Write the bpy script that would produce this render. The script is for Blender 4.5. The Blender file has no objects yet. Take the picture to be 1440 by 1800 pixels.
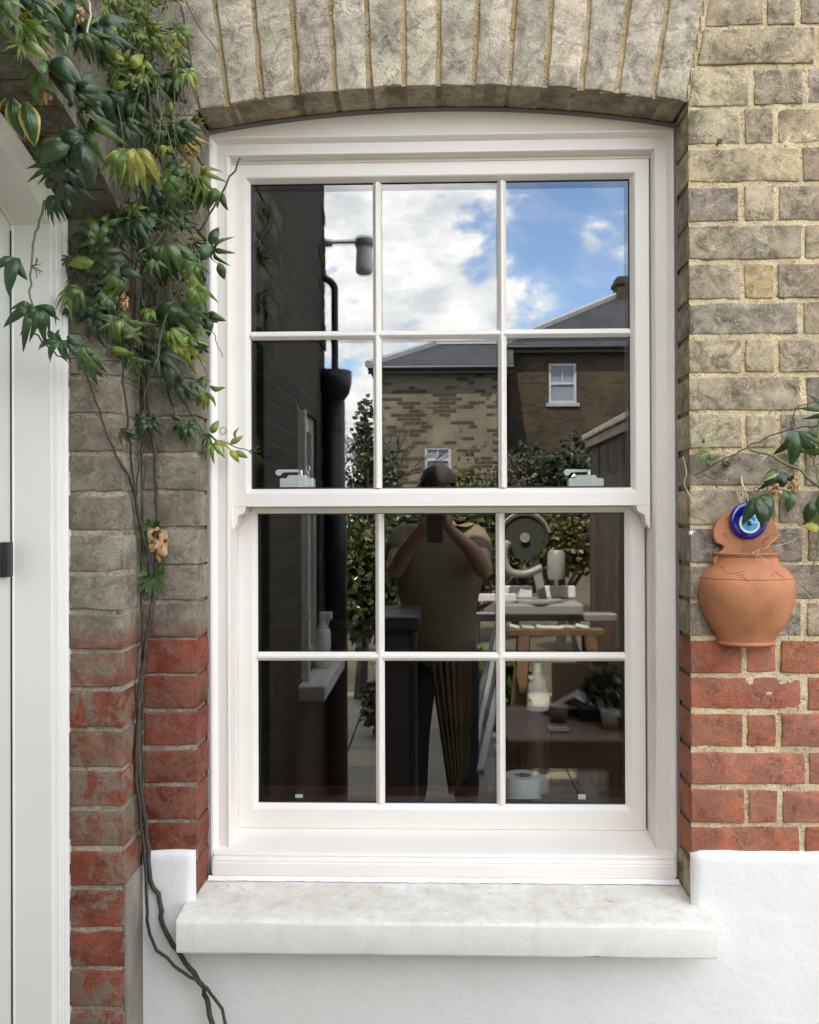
import bpy, bmesh, math, random
from mathutils import Vector, Matrix, noise, Euler
random.seed(11)
SC = bpy.context.scene
COL = SC.collection
ZC = 1.54                                  # eye height above the paving
# ------------------------------------------------------------------ camera
CAMP = Vector((.051, -1.75, ZC))
YAW, PITCH, ROLL = math.radians(1.67), math.radians(.19), math.radians(-.2)
FPX = 1540.0
cd = bpy.data.cameras.new('camera'); cam = bpy.data.objects.new('camera', cd); COL.objects.link(cam)
fwd = Vector((-math.sin(YAW)*math.cos(PITCH), math.cos(YAW)*math.cos(PITCH), math.sin(PITCH)))
rgt = Vector((math.cos(YAW), math.sin(YAW), 0)); upv = rgt.cross(fwd)
R2 = math.cos(ROLL)*rgt + math.sin(ROLL)*upv; U2 = -math.sin(ROLL)*rgt + math.cos(ROLL)*upv
cam.matrix_world = Matrix(((R2.x, U2.x, -fwd.x, CAMP.x), (R2.y, U2.y, -fwd.y, CAMP.y), (R2.z, U2.z, -fwd.z, CAMP.z), (0, 0, 0, 1)))
cd.sensor_fit = 'HORIZONTAL'; cd.sensor_width = 36; cd.lens = 36*FPX/1440
cd.clip_start = .02; cd.clip_end = 400
SC.camera = cam

def P(px, py, y):
    """point of the world at depth y seen at photo pixel px, py"""
    d = fwd + (px-720)/FPX*R2 - (py-900)/FPX*U2
    return CAMP + d*((y-CAMP.y)/d.y)
GU, GL = .145, .19                         # glass depth of upper and lower sash
def RP(px, py, L, g=GU):
    """real point at distance L in front of the wall whose mirror image shows at px, py"""
    p = P(px, py, 2*g+L); return Vector((p.x, -L, p.z))

# ------------------------------------------------------------------ world, sun, exposure
SUN_EL, SUN_AZ = math.radians(57), math.radians(-20)     # azimuth from +Y towards +X
w = bpy.data.worlds.new('World'); SC.world = w; w.use_nodes = True
nt = w.node_tree; nt.nodes.clear()
def N(nt, t, **k):
    n = nt.nodes.new(t)
    for a, v in k.items():
        if a == 'inp':
            for i, x in v.items():
                if isinstance(x, bpy.types.NodeSocket): nt.links.new(x, n.inputs[i])
                else: n.inputs[i].default_value = x
        else: setattr(n, a, v)
    return n
def ramp(nt, fac, stops):
    r = N(nt, 'ShaderNodeValToRGB', inp={0: fac}); e = r.color_ramp.elements
    while len(e) < len(stops): e.new(.5)
    for q, (p, c) in zip(e, stops):
        q.position = p; q.color = (c, c, c, 1) if not isinstance(c, tuple) else (*c, 1)
    return r.outputs[0]
def mix(nt, fac, a, b, mode='MIX'):
    m = N(nt, 'ShaderNodeMix', data_type='RGBA', blend_type=mode)
    for i, v in ((0, fac), (6, a), (7, b)):
        if isinstance(v, bpy.types.NodeSocket): nt.links.new(v, m.inputs[i])
        else: m.inputs[i].default_value = v if not isinstance(v, tuple) or len(v) == 4 else (*v, 1)
    return m.outputs[2]
def math_(nt, op, a, b=0.0, c=0.0, clamp=False):
    m = N(nt, 'ShaderNodeMath', operation=op, use_clamp=clamp, inp={0: a, 1: b, 2: c}); return m.outputs[0]
sky = N(nt, 'ShaderNodeTexSky', sky_type='NISHITA', sun_disc=False, sun_elevation=SUN_EL, sun_rotation=SUN_AZ, air_density=1.0, dust_density=1.2, ozone_density=1.5)
tc = N(nt, 'ShaderNodeTexCoord').outputs['Generated']
mp = N(nt, 'ShaderNodeMapping', inp={0: tc, 'Location': (1.32, .3, .6), 'Scale': (1, 1, 1.75)}).outputs[0]
n1 = N(nt, 'ShaderNodeTexNoise', inp={0: mp, 'Scale': 8.5, 'Detail': 11.0, 'Roughness': .6, 'Distortion': .25}).outputs[0]
n2 = N(nt, 'ShaderNodeTexNoise', inp={0: mp, 'Scale': 3.0, 'Detail': 2.0}).outputs[0]
n3 = N(nt, 'ShaderNodeTexNoise', inp={0: mp, 'Scale': 15.0, 'Detail': 7.0, 'Roughness': .6}).outputs[0]
cm = math_(nt, 'ADD', math_(nt, 'MULTIPLY', n1, .62), math_(nt, 'MULTIPLY', n2, .38))
dz = N(nt, 'ShaderNodeSeparateXYZ', inp={0: tc}).outputs[2]
cm = math_(nt, 'ADD', cm, math_(nt, 'MULTIPLY', math_(nt, 'MAXIMUM', math_(nt, 'SUBTRACT', .27, dz), 0.0), .32))   # clouds crowd together towards the horizon
cmask = ramp(nt, cm, [(.41, .0), (.465, .15), (.495, .55), (.515, .95), (.60, 1.0)])
ccol = mix(nt, ramp(nt, n3, [(.38, 0.0), (.60, 1.0)]), (7.6, 8.8, 10.3), (12.0, 13.0, 14.2))
skyc = mix(nt, 1.0, sky.outputs[0], (1.5, 1.82, 2.2), 'MULTIPLY')
bg = N(nt, 'ShaderNodeBackground', inp={0: mix(nt, cmask, skyc, ccol), 1: .1})
N(nt, 'ShaderNodeOutputWorld', inp={0: bg.outputs[0]})
sl = bpy.data.lights.new('sun', 'SUN'); sl.energy = 4.0; sl.angle = math.radians(.53); sl.color = (1, .95, .87)
so = bpy.data.objects.new('sun', sl); COL.objects.link(so)
sd = Vector((math.sin(SUN_AZ)*math.cos(SUN_EL), math.cos(SUN_AZ)*math.cos(SUN_EL), math.sin(SUN_EL)))
so.rotation_euler = sd.to_track_quat('Z', 'Y').to_euler()
vs = SC.view_settings; vs.view_transform = 'Standard'; vs.look = 'None'; vs.gamma = 1; vs.use_curve_mapping = False
vs.exposure = 2.08
vs.use_white_balance = True; vs.white_balance_temperature = 7600; vs.white_balance_tint = 13.5
SC.render.engine = 'CYCLES'
SC.cycles.use_denoising = True; SC.cycles.caustics_reflective = False; SC.cycles.caustics_refractive = False
SC.cycles.max_bounces = 10; SC.cycles.transparent_max_bounces = 24; SC.cycles.sample_clamp_indirect = 6

# ------------------------------------------------------------------ object helpers
def tag(o, label=None, cat=None, group=None, kind=None):
    for k, v in (('label', label), ('category', cat), ('group', group), ('kind', kind)):
        if v: o[k] = v
    return o
def empty(name, loc, label, cat, group=None, rz=0):
    o = bpy.data.objects.new(name, None); COL.objects.link(o); o.location = loc; o.rotation_euler.z = rz
    o.empty_display_size = .05
    return tag(o, label, cat, group)
class MB:
    def __init__(s): s.v = []; s.f = []; s.uv = None
    def add(s, vs, fs):
        b = len(s.v); s.v += [tuple(x) for x in vs]; s.f += [tuple(i+b for i in f) for f in fs]; return s
    def box(s, x0, x1, y0, y1, z0, z1):
        vs = [(x, y, z) for z in (z0, z1) for y in (y0, y1) for x in (x0, x1)]
        return s.add(vs, [(0, 2, 3, 1), (4, 5, 7, 6), (0, 1, 5, 4), (2, 6, 7, 3), (0, 4, 6, 2), (1, 3, 7, 5)])
    def bbox(s, x0, x1, y0, y1, z0, z1, b=.003):
        """box with chamfered edges"""
        bm = bmesh.new(); bmesh.ops.create_cube(bm, size=1)
        for v in bm.verts: v.co = Vector(((x0+x1)/2+v.co.x*(x1-x0), (y0+y1)/2+v.co.y*(y1-y0), (z0+z1)/2+v.co.z*(z1-z0)))
        bmesh.ops.bevel(bm, geom=bm.edges[:], offset=b, segments=2, profile=.5, affect='EDGES')
        return s.bm(bm)
    def bm(s, bm, M=None):
        bm.verts.index_update()
        s.add([(M @ v.co) if M else v.co for v in bm.verts], [[v.index for v in f.verts] for f in bm.faces]); bm.free(); return s
    def bar(s, a, b, wx, wy, roll=0):
        """square bar from a to b"""
        a, b = Vector(a), Vector(b); d = (b-a); q = d.to_track_quat('Z', 'Y').to_matrix() @ Matrix.Rotation(roll, 3, 'Z')
        vs = []
        for e in (a, b):
            for x, y in ((-1, -1), (1, -1), (1, 1), (-1, 1)): vs.append(e+q @ Vector((x*wx/2, y*wy/2, 0)))
        return s.add(vs, [(3, 2, 1, 0), (4, 5, 6, 7)]+[(i, (i+1) % 4, 4+(i+1) % 4, 4+i) for i in range(4)])
    def tube(s, pts, rad, n=7, cap=True):
        pts = [Vector(p) for p in pts]; k = len(pts)
        if not hasattr(rad, '__len__'): rad = [rad]*k
        vs = []; u = None
        for i, p in enumerate(pts):
            t = (pts[min(i+1, k-1)]-pts[max(i-1, 0)]).normalized()
            if u is None: u = t.orthogonal().normalized()
            u = (u-t*u.dot(t)).normalized(); v = t.cross(u)
            for j in range(n):
                a = 2*math.pi*j/n; vs.append(p+rad[i]*(math.cos(a)*u+math.sin(a)*v))
        fs = [(i*n+j, i*n+(j+1) % n, (i+1)*n+(j+1) % n, (i+1)*n+j) for i in range(k-1) for j in range(n)]
        if cap: fs += [tuple(range(n-1, -1, -1)), tuple(range((k-1)*n, k*n))]
        return s.add(vs, fs)
    def lathe(s, prof, c=(0, 0, 0), n=32, sy=1.0, a0=0, a1=2*math.pi, cap=True):
        """profile [(r, z)] round Z"""
        full = abs(a1-a0-2*math.pi) < 1e-6; m = n if full else n+1; vs = []
        for r, z in prof:
            for j in range(m):
                a = a0+(a1-a0)*j/n; vs.append((c[0]+r*math.cos(a), c[1]+r*math.sin(a)*sy, c[2]+z))
        fs = []
        for i in range(len(prof)-1):
            for j in range(n):
                j2 = (j+1) % m; fs.append((i*m+j, i*m+j2, (i+1)*m+j2, (i+1)*m+j))
        if cap and full: fs += [tuple(range(m-1, -1, -1)), tuple(range((len(prof)-1)*m, len(prof)*m))]
        return s.add(vs, fs)
    def prism(s, poly, ax, a, b):
        """polygon of 2-D points swept along axis ax (0 x, 1 y, 2 z) from a to b"""
        def p3(p, t):
            q = list(p); q.insert(ax, t); return tuple(q)
        n = len(poly); vs = [p3(p, a) for p in poly]+[p3(p, b) for p in poly]
        return s.add(vs, [tuple(range(n-1, -1, -1)), tuple(range(n, 2*n))]+[(i, (i+1) % n, n+(i+1) % n, n+i) for i in range(n)])
    def ring(s, x0, x1, z0, z1, prof):
        """mitred rectangular moulding: profile [(inset, y)]"""
        vs = []
        for i, y in prof: vs += [(x0+i, y, z0+i), (x1-i, y, z0+i), (x1-i, y, z1-i), (x0+i, y, z1-i)]
        return s.add(vs, [(k*4+j, k*4+(j+1) % 4, k*4+4+(j+1) % 4, k*4+4+j) for k in range(len(prof)-1) for j in range(4)])
    def build(s, name, mat, parent=None, smooth=False, auto=None, color=None):
        me = bpy.data.meshes.new(name); me.from_pydata(s.v, [], s.f)
        bm = bmesh.new(); bm.from_mesh(me); bmesh.ops.recalc_face_normals(bm, faces=bm.faces[:]); bm.to_mesh(me); bm.free()
        if mat: me.materials.append(mat)
        if smooth or auto:
            me.polygons.foreach_set('use_smooth', [True]*len(me.polygons))
            if auto: me.set_sharp_from_angle(angle=math.radians(auto))
        o = bpy.data.objects.new(name, me); COL.objects.link(o)
        if parent:
            o.parent = parent
            q = parent; loc = Vector((0, 0, 0))
            # geometry is written in world coordinates: undo the chain of parents
            M = Matrix.Identity(4)
            chain = []
            while q: chain.append(q); q = q.parent
            for q in reversed(chain): M = M @ q.matrix_parent_inverse @ q.matrix_basis
            o.matrix_parent_inverse = M.inverted()
        if color: o.color = color
        return o
def inst(src, parent, M, color=None):
    """another object on the same mesh, placed by world matrix M under parent"""
    o = src.copy(); COL.objects.link(o); o.parent = parent
    q = parent; T = Matrix.Identity(4); chain = []
    while q: chain.append(q); q = q.parent
    for q in reversed(chain): T = T @ q.matrix_parent_inverse @ q.matrix_basis
    o.matrix_parent_inverse = T.inverted(); o.matrix_basis = M
    if color: o.color = color
    return o

# ------------------------------------------------------------------ materials
def mat(name, base, rough=.6, bump=None, var=None, metal=0, spec=.5, coat=0):
    """plain material: base colour, optional noise variation var=(scale, amount) and bump=(scale, strength, dist)"""
    m = bpy.data.materials.new(name); m.use_nodes = True; nt = m.node_tree; b = nt.nodes['Principled BSDF']
    b.inputs['Roughness'].default_value = rough; b.inputs['Metallic'].default_value = metal
    b.inputs['Specular IOR Level'].default_value = spec; b.inputs['Coat Weight'].default_value = coat
    b.inputs['Base Color'].default_value = (*base, 1)
    pos = N(nt, 'ShaderNodeNewGeometry').outputs['Position']
    if var:
        n = N(nt, 'ShaderNodeTexNoise', inp={0: pos, 'Scale': var[0], 'Detail': 6.0, 'Roughness': .6}).outputs[0]
        lo = tuple(c*(1-var[1]) for c in base); hi = tuple(min(1, c*(1+var[1])) for c in base)
        nt.links.new(mix(nt, ramp(nt, n, [(.3, 0.0), (.7, 1.0)]), lo, hi), b.inputs['Base Color'])
    if bump:
        n = N(nt, 'ShaderNodeTexNoise', inp={0: pos, 'Scale': bump[0], 'Detail': 5.0, 'Roughness': .6}).outputs[0]
        bp = N(nt, 'ShaderNodeBump', inp={'Height': n, 'Strength': bump[1], 'Distance': bump[2] if len(bump) > 2 else .004})
        nt.links.new(bp.outputs[0], b.inputs['Normal'])
    return m

def brick_mat(name, soot=.5, bloom=.35, worn=None, raddle=None, crack=1.0):
    """brick: the object's own colour, with soot, bloom, cracks and grain"""
    m = bpy.data.materials.new(name); m.use_nodes = True; nt = m.node_tree; b = nt.nodes['Principled BSDF']
    pos = N(nt, 'ShaderNodeNewGeometry').outputs['Position']
    oi = N(nt, 'ShaderNodeObjectInfo'); col = oi.outputs['Color']
    def nz(sc, det=5.0, ro=.6, dist=0.0, off=(0, 0, 0), st=(1, 1, 1)):
        v = N(nt, 'ShaderNodeMapping', inp={0: pos, 'Location': off, 'Scale': st}).outputs[0]
        return N(nt, 'ShaderNodeTexNoise', inp={0: v, 'Scale': sc, 'Detail': det, 'Roughness': ro, 'Distortion': dist}).outputs[0]
    c = mix(nt, 1.0, col, ramp(nt, nz(13, 6, .65, .4), [(.28, .52), (.5, 1.0), (.72, 1.42)]), 'MULTIPLY')
    if worn:
        wm = ramp(nt, nz(17, 8, .68, .6, (4, 2, 7)), [(.46, 0.0), (.53, 1.0)])
        c = mix(nt, math_(nt, 'MULTIPLY', wm, worn[1]), c, worn[0])
        sm = ramp(nt, nz(60, 6, .7, 1.2, (1, 8, 3), (1, 1, .5)), [(.60, 0.0), (.70, 1.0)])
        c = mix(nt, math_(nt, 'MULTIPLY', sm, .4), c, (.46, .27, .22))
    sm = ramp(nt, nz(24, 8, .7, .8, (3, 1, 5)), [(.46, 0.0), (.64, 1.0)])
    c = mix(nt, math_(nt, 'MULTIPLY', sm, soot), c, (.088, .072, .052))
    bm_ = ramp(nt, nz(38, 8, .72, .5, (7, 3, 2)), [(.52, 0.0), (.68, 1.0)])
    c = mix(nt, math_(nt, 'MULTIPLY', bm_, bloom), c, (.60, .53, .40))
    # hair cracks
    wob = N(nt, 'ShaderNodeTexNoise', inp={0: pos, 'Scale': 30.0, 'Detail': 4.0}).outputs['Color']
    pv = mix(nt, .07, pos, wob, 'LINEAR_LIGHT')
    vo = N(nt, 'ShaderNodeTexVoronoi', feature='DISTANCE_TO_EDGE', inp={0: pv, 'Scale': 34.0}).outputs[0]
    ck = math_(nt, 'MULTIPLY', ramp(nt, vo, [(.0, 1.0), (.035, 0.0)]), ramp(nt, nz(19, 3, .5, 0, (9, 9, 1)), [(.5, 0.0), (.62, 1.0)]))
    c = mix(nt, math_(nt, 'MULTIPLY', ck, .6*crack), c, (.05, .043, .035))
    pits = ramp(nt, nz(170, 3, .7, .3, (2, 2, 2)), [(.27, 1.0), (.36, 0.0)])
    c = mix(nt, math_(nt, 'MULTIPLY', pits, .55), c, (.05, .045, .04))
    g = nz(420, 3, .7)
    c = mix(nt, 1.0, c, ramp(nt, g, [(.25, .62), (.75, 1.38)]), 'MULTIPLY')
    if raddle:                                 # red wash that has run up over the course above the band
        z = N(nt, 'ShaderNodeSeparateXYZ', inp={0: pos}).outputs[2]
        f = N(nt, 'ShaderNodeMapRange', inp={0: math_(nt, 'ADD', z, math_(nt, 'MULTIPLY', nz(40), .05)), 1: raddle[0]+.025, 2: raddle[1]+.025, 3: .9, 4: 0.0}).outputs[0]
        c = mix(nt, f, c, (.22, .062, .036))
    nt.links.new(c, b.inputs['Base Color']); b.inputs['Roughness'].default_value = .88
    b.inputs['Specular IOR Level'].default_value = .25
    h = math_(nt, 'ADD', math_(nt, 'MULTIPLY', nz(55, 8, .7, .4), 1.0), math_(nt, 'MULTIPLY', g, .22))
    h = math_(nt, 'SUBTRACT', h, math_(nt, 'ADD', math_(nt, 'MULTIPLY', ck, .35), math_(nt, 'MULTIPLY', pits, .35)))
    bp = N(nt, 'ShaderNodeBump', inp={'Height': h, 'Strength': 1.0, 'Distance': .006})
    nt.links.new(bp.outputs[0], b.inputs['Normal'])
    return m
M_STOCK = brick_mat('stock_brick', .7, .6)
M_ARCH = brick_mat('arch_brick', .6, .5, crack=.8)
M_LEFT = brick_mat('grey_brick', .5, .25, raddle=(ZC-.262, ZC-.205), crack=.6)
M_RED = brick_mat('red_brick', .12, .1, worn=((.30, .145, .105), .55), crack=.3)
M_REDL = brick_mat('red_brick_grimy', .15, .1, worn=((.21, .155, .11), .9), crack=.3)
M_REDS = brick_mat('red_brick_smooth', .1, .06, worn=((.24, .13, .09), .45), crack=.2)
def mortar_mat(name, a, b_, dark, dk=.5):
    m = bpy.data.materials.new(name); m.use_nodes = True; nt = m.node_tree; b = nt.nodes['Principled BSDF']
    pos = N(nt, 'ShaderNodeNewGeometry').outputs['Position']
    n = N(nt, 'ShaderNodeTexNoise', inp={0: pos, 'Scale': 26.0, 'Detail': 7.0, 'Roughness': .7}).outputs[0]
    g = N(nt, 'ShaderNodeTexNoise', inp={0: pos, 'Scale': 330.0, 'Detail': 4.0, 'Roughness': .75}).outputs[0]
    p = N(nt, 'ShaderNodeTexNoise', inp={0: pos, 'Scale': 130.0, 'Detail': 3.0, 'Roughness': .6, 'Distortion': .5}).outputs[0]
    d = N(nt, 'ShaderNodeTexNoise', inp={0: pos, 'Scale': 11.0, 'Detail': 5.0, 'Roughness': .6}).outputs[0]
    c = mix(nt, ramp(nt, n, [(.35, 0.0), (.62, 1.0)]), a, b_)
    c = mix(nt, math_(nt, 'MULTIPLY', ramp(nt, d, [(.45, 0.0), (.62, 1.0)]), dk), c, dark)
    c = mix(nt, math_(nt, 'MULTIPLY', ramp(nt, p, [(.3, 1.0), (.4, 0.0)]), .8), c, (.07, .055, .04))
    c = mix(nt, 1.0, c, ramp(nt, g, [(.3, .62), (.7, 1.3)]), 'MULTIPLY')
    nt.links.new(c, b.inputs['Base Color']); b.inputs['Roughness'].default_value = .95; b.inputs['Specular IOR Level'].default_value = .15
    h = math_(nt, 'ADD', math_(nt, 'MULTIPLY', p, 1.0), math_(nt, 'MULTIPLY', g, .6))
    nt.links.new(N(nt, 'ShaderNodeBump', inp={'Height': h, 'Strength': 1.0, 'Distance': .006}).outputs[0], b.inputs['Normal'])
    return m
M_MORT = mortar_mat('lime_mortar', (.82, .69, .47), (.66, .50, .27), (.38, .31, .21), .45)
M_MORTA = mortar_mat('ochre_mortar', (.52, .37, .17), (.62, .50, .32), (.34, .24, .12), .4)
M_MORTD = mortar_mat('dirty_mortar', (.36, .305, .23), (.54, .47, .36), (.14, .115, .08), .6)
def paint_mat(name, base, rough=.35, grain=False, dirt=0.0, dirtcol=(.4, .38, .3), lump=0.0):
    m = bpy.data.materials.new(name); m.use_nodes = True; nt = m.node_tree; b = nt.nodes['Principled BSDF']
    pos = N(nt, 'ShaderNodeNewGeometry').outputs['Position']
    n = N(nt, 'ShaderNodeTexNoise', inp={0: pos, 'Scale': 5.0, 'Detail': 5.0}).outputs[0]
    c = mix(nt, ramp(nt, n, [(.3, 0.0), (.7, 1.0)]), tuple(x*.95 for x in base), base)
    if dirt:
        d = N(nt, 'ShaderNodeTexNoise', inp={0: pos, 'Scale': 19.0, 'Detail': 10.0, 'Roughness': .8}).outputs[0]
        nz_ = N(nt, 'ShaderNodeSeparateXYZ', inp={0: N(nt, 'ShaderNodeNewGeometry').outputs['True Normal']}).outputs[2]
        lie = math_(nt, 'ADD', .22, math_(nt, 'MULTIPLY', math_(nt, 'GREATER_THAN', nz_, .6), .78))   # dirt settles on what lies level
        c = mix(nt, math_(nt, 'MULTIPLY', math_(nt, 'MULTIPLY', ramp(nt, d, [(.40, 0.0), (.70, 1.0)]), dirt), lie), c, dirtcol)
        s = N(nt, 'ShaderNodeTexNoise', inp={0: pos, 'Scale': 85.0, 'Detail': 4.0, 'Roughness': .65}).outputs[0]
        c = mix(nt, math_(nt, 'MULTIPLY', math_(nt, 'MULTIPLY', ramp(nt, s, [(.66, 0.0), (.72, 1.0)]), min(1, dirt*1.6)), lie), c, tuple(x*.35 for x in dirtcol))
        v = N(nt, 'ShaderNodeMapping', inp={0: pos, 'Scale': (26, 26, 2.2)}).outputs[0]
        st = N(nt, 'ShaderNodeTexNoise', inp={0: v, 'Scale': 1.0, 'Detail': 5.0, 'Roughness': .6}).outputs[0]
        c = mix(nt, math_(nt, 'MULTIPLY', ramp(nt, st, [(.60, 0.0), (.78, 1.0)]), dirt*.35), c, tuple(x*.8 for x in dirtcol))
    nt.links.new(c, b.inputs['Base Color']); b.inputs['Roughness'].default_value = rough
    if grain:
        hs = []
        for st in ((4, 40, 260), (260, 40, 4)):
            v = N(nt, 'ShaderNodeMapping', inp={0: pos, 'Scale': st}).outputs[0]
            hs.append(N(nt, 'ShaderNodeTexNoise', inp={0: v, 'Scale': 1.0, 'Detail': 3.0, 'Distortion': .4}).outputs[0])
        # grain runs along each member: horizontal above and below, vertical on the stiles
        x = N(nt, 'ShaderNodeSeparateXYZ', inp={0: pos}).outputs[0]
        side = math_(nt, 'GREATER_THAN', math_(nt, 'ABSOLUTE', math_(nt, 'SUBTRACT', x, .0625)), .41)
        h = N(nt, 'ShaderNodeMix', inp={0: side, 2: hs[0], 3: hs[1]}).outputs[0]
        nt.links.new(N(nt, 'ShaderNodeBump', inp={'Height': h, 'Strength': .22, 'Distance': .0012}).outputs[0], b.inputs['Normal'])
    if lump:
        h1 = N(nt, 'ShaderNodeTexNoise', inp={0: pos, 'Scale': 22.0, 'Detail': 8.0, 'Roughness': .62, 'Distortion': .3}).outputs[0]
        h2 = N(nt, 'ShaderNodeTexNoise', inp={0: pos, 'Scale': 150.0, 'Detail': 4.0, 'Roughness': .65}).outputs[0]
        h = math_(nt, 'ADD', h1, math_(nt, 'MULTIPLY', h2, .22))
        nt.links.new(N(nt, 'ShaderNodeBump', inp={'Height': h, 'Strength': lump, 'Distance': .012}).outputs[0], b.inputs['Normal'])
    return m
M_UPVC = paint_mat('cream_window_paint', (.83, .775, .705), .33, grain=True)
M_REND = paint_mat('white_masonry_paint', (.765, .755, .715), .75, dirt=.2, dirtcol=(.5, .47, .40), lump=.22)
M_SILL = paint_mat('painted_stone', (.79, .765, .70), .7, dirt=.8, dirtcol=(.50, .43, .30), lump=.16)
M_DOORF = paint_mat('old_white_gloss', (.78, .76, .71), .38, dirt=.16)
M_DOOR = paint_mat('pale_green_gloss', (.58, .60, .54), .4)
M_SEAL = mat('grey_sealant', (.17, .165, .175), .55)
M_SPACER = mat('black_spacer', (.012, .012, .014), .4)
M_CEM = mat('grey_cement', (.24, .22, .18), .9, bump=(60, .6), var=(9, .25))
M_BLACK = mat('black_plastic', (.014, .014, .015), .45)
M_IRON = mat('black_iron', (.012, .012, .013), .4)
M_CHROME = mat('bright_steel', (.8, .8, .82), .18, metal=1)
M_WHITE = mat('white_plastic', (.82, .80, .77), .35)
def glass_mat():
    m = bpy.data.materials.new('window_glass'); m.use_nodes = True; nt = m.node_tree; nt.nodes.clear()
    f = N(nt, 'ShaderNodeLayerWeight', inp={0: .5}).outputs['Facing']
    fac = math_(nt, 'ADD', .112, math_(nt, 'MULTIPLY', math_(nt, 'POWER', f, 5.0), .83), clamp=True)
    t = N(nt, 'ShaderNodeBsdfTransparent', inp={0: (.93, .96, .95, 1)})
    g = N(nt, 'ShaderNodeBsdfGlossy', inp={0: (1, 1, 1, 1), 'Roughness': 0.0})
    N(nt, 'ShaderNodeOutputMaterial', inp={0: N(nt, 'ShaderNodeMixShader', inp={0: fac, 1: t.outputs[0], 2: g.outputs[0]}).outputs[0]})
    return m
M_GLASS = glass_mat()
def leaf_mat():
    m = bpy.data.materials.new('glossy_leaf'); m.use_nodes = True; nt = m.node_tree; b = nt.nodes['Principled BSDF']
    oi = N(nt, 'ShaderNodeObjectInfo'); uv = N(nt, 'ShaderNodeUVMap').outputs[0]
    s = N(nt, 'ShaderNodeSeparateXYZ', inp={0: uv}); u = math_(nt, 'ABSOLUTE', math_(nt, 'SUBTRACT', s.outputs[0], .5))
    pos = N(nt, 'ShaderNodeNewGeometry').outputs['Position']
    n = N(nt, 'ShaderNodeTexNoise', inp={0: pos, 'Scale': 45.0, 'Detail': 4.0}).outputs[0]
    c = mix(nt, 1.0, oi.outputs['Color'], ramp(nt, n, [(.3, .65), (.7, 1.35)]), 'MULTIPLY')
    vein = ramp(nt, u, [(.0, 1.0), (.05, 0.0)])
    c = mix(nt, math_(nt, 'MULTIPLY', vein, .35), c, (.16, .22, .07))
    sv = N(nt, 'ShaderNodeTexWave', wave_type='BANDS', bands_direction='DIAGONAL', inp={0: N(nt, 'ShaderNodeCombineXYZ', inp={0: u, 1: math_(nt, 'MULTIPLY', s.outputs[1], -.55)}).outputs[0], 'Scale': 7.0, 'Distortion': .4}).outputs[1]
    c = mix(nt, math_(nt, 'MULTIPLY', ramp(nt, sv, [(.75, 0.0), (.98, 1.0)]), .06), c, (.14, .2, .07))
    edge = ramp(nt, math_(nt, 'ADD', u, math_(nt, 'MULTIPLY', n, .16)), [(.40, 0.0), (.50, 1.0)])
    inv = math_(nt, 'SUBTRACT', 1.0, oi.outputs['Alpha'])
    c = mix(nt, math_(nt, 'MULTIPLY', edge, inv), c, (.55, .42, .12))
    bf = N(nt, 'ShaderNodeNewGeometry').outputs['Backfacing']
    c = mix(nt, math_(nt, 'MULTIPLY', bf, .4), c, (.10, .14, .06))
    nt.links.new(c, b.inputs['Base Color']); b.inputs['Roughness'].default_value = .25; b.inputs['Specular IOR Level'].default_value = .6
    h = math_(nt, 'ADD', math_(nt, 'MULTIPLY', sv, .12), math_(nt, 'SUBTRACT', n, vein))
    nt.links.new(N(nt, 'ShaderNodeBump', inp={'Height': h, 'Strength': .35, 'Distance': .003}).outputs[0], b.inputs['Normal'])
    tr = N(nt, 'ShaderNodeBsdfTranslucent', inp={0: mix(nt, 1.0, c, (1.3, 1.5, .6), 'MULTIPLY')})
    ms = N(nt, 'ShaderNodeMixShader', inp={0: .22, 1: b.outputs[0], 2: tr.outputs[0]})
    nt.links.new(ms.outputs[0], nt.nodes['Material Output'].inputs[0])
    return m
M_LEAF = leaf_mat()
M_STEM = mat('brown_stem', (.050, .038, .026), .7, bump=(180, .6), var=(40, .4))
M_GSTEM = mat('green_stem', (.12, .14, .055), .55, var=(30, .35))
M_DRY = mat('dry_leaf', (.42, .26, .12), .8, var=(60, .5), bump=(90, .6))
M_STRAW = mat('straw_stem', (.55, .46, .30), .8)
M_TERRA = mat('terracotta', (.41, .158, .070), .72, bump=(70, .45, .003), var=(11, .30))

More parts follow.
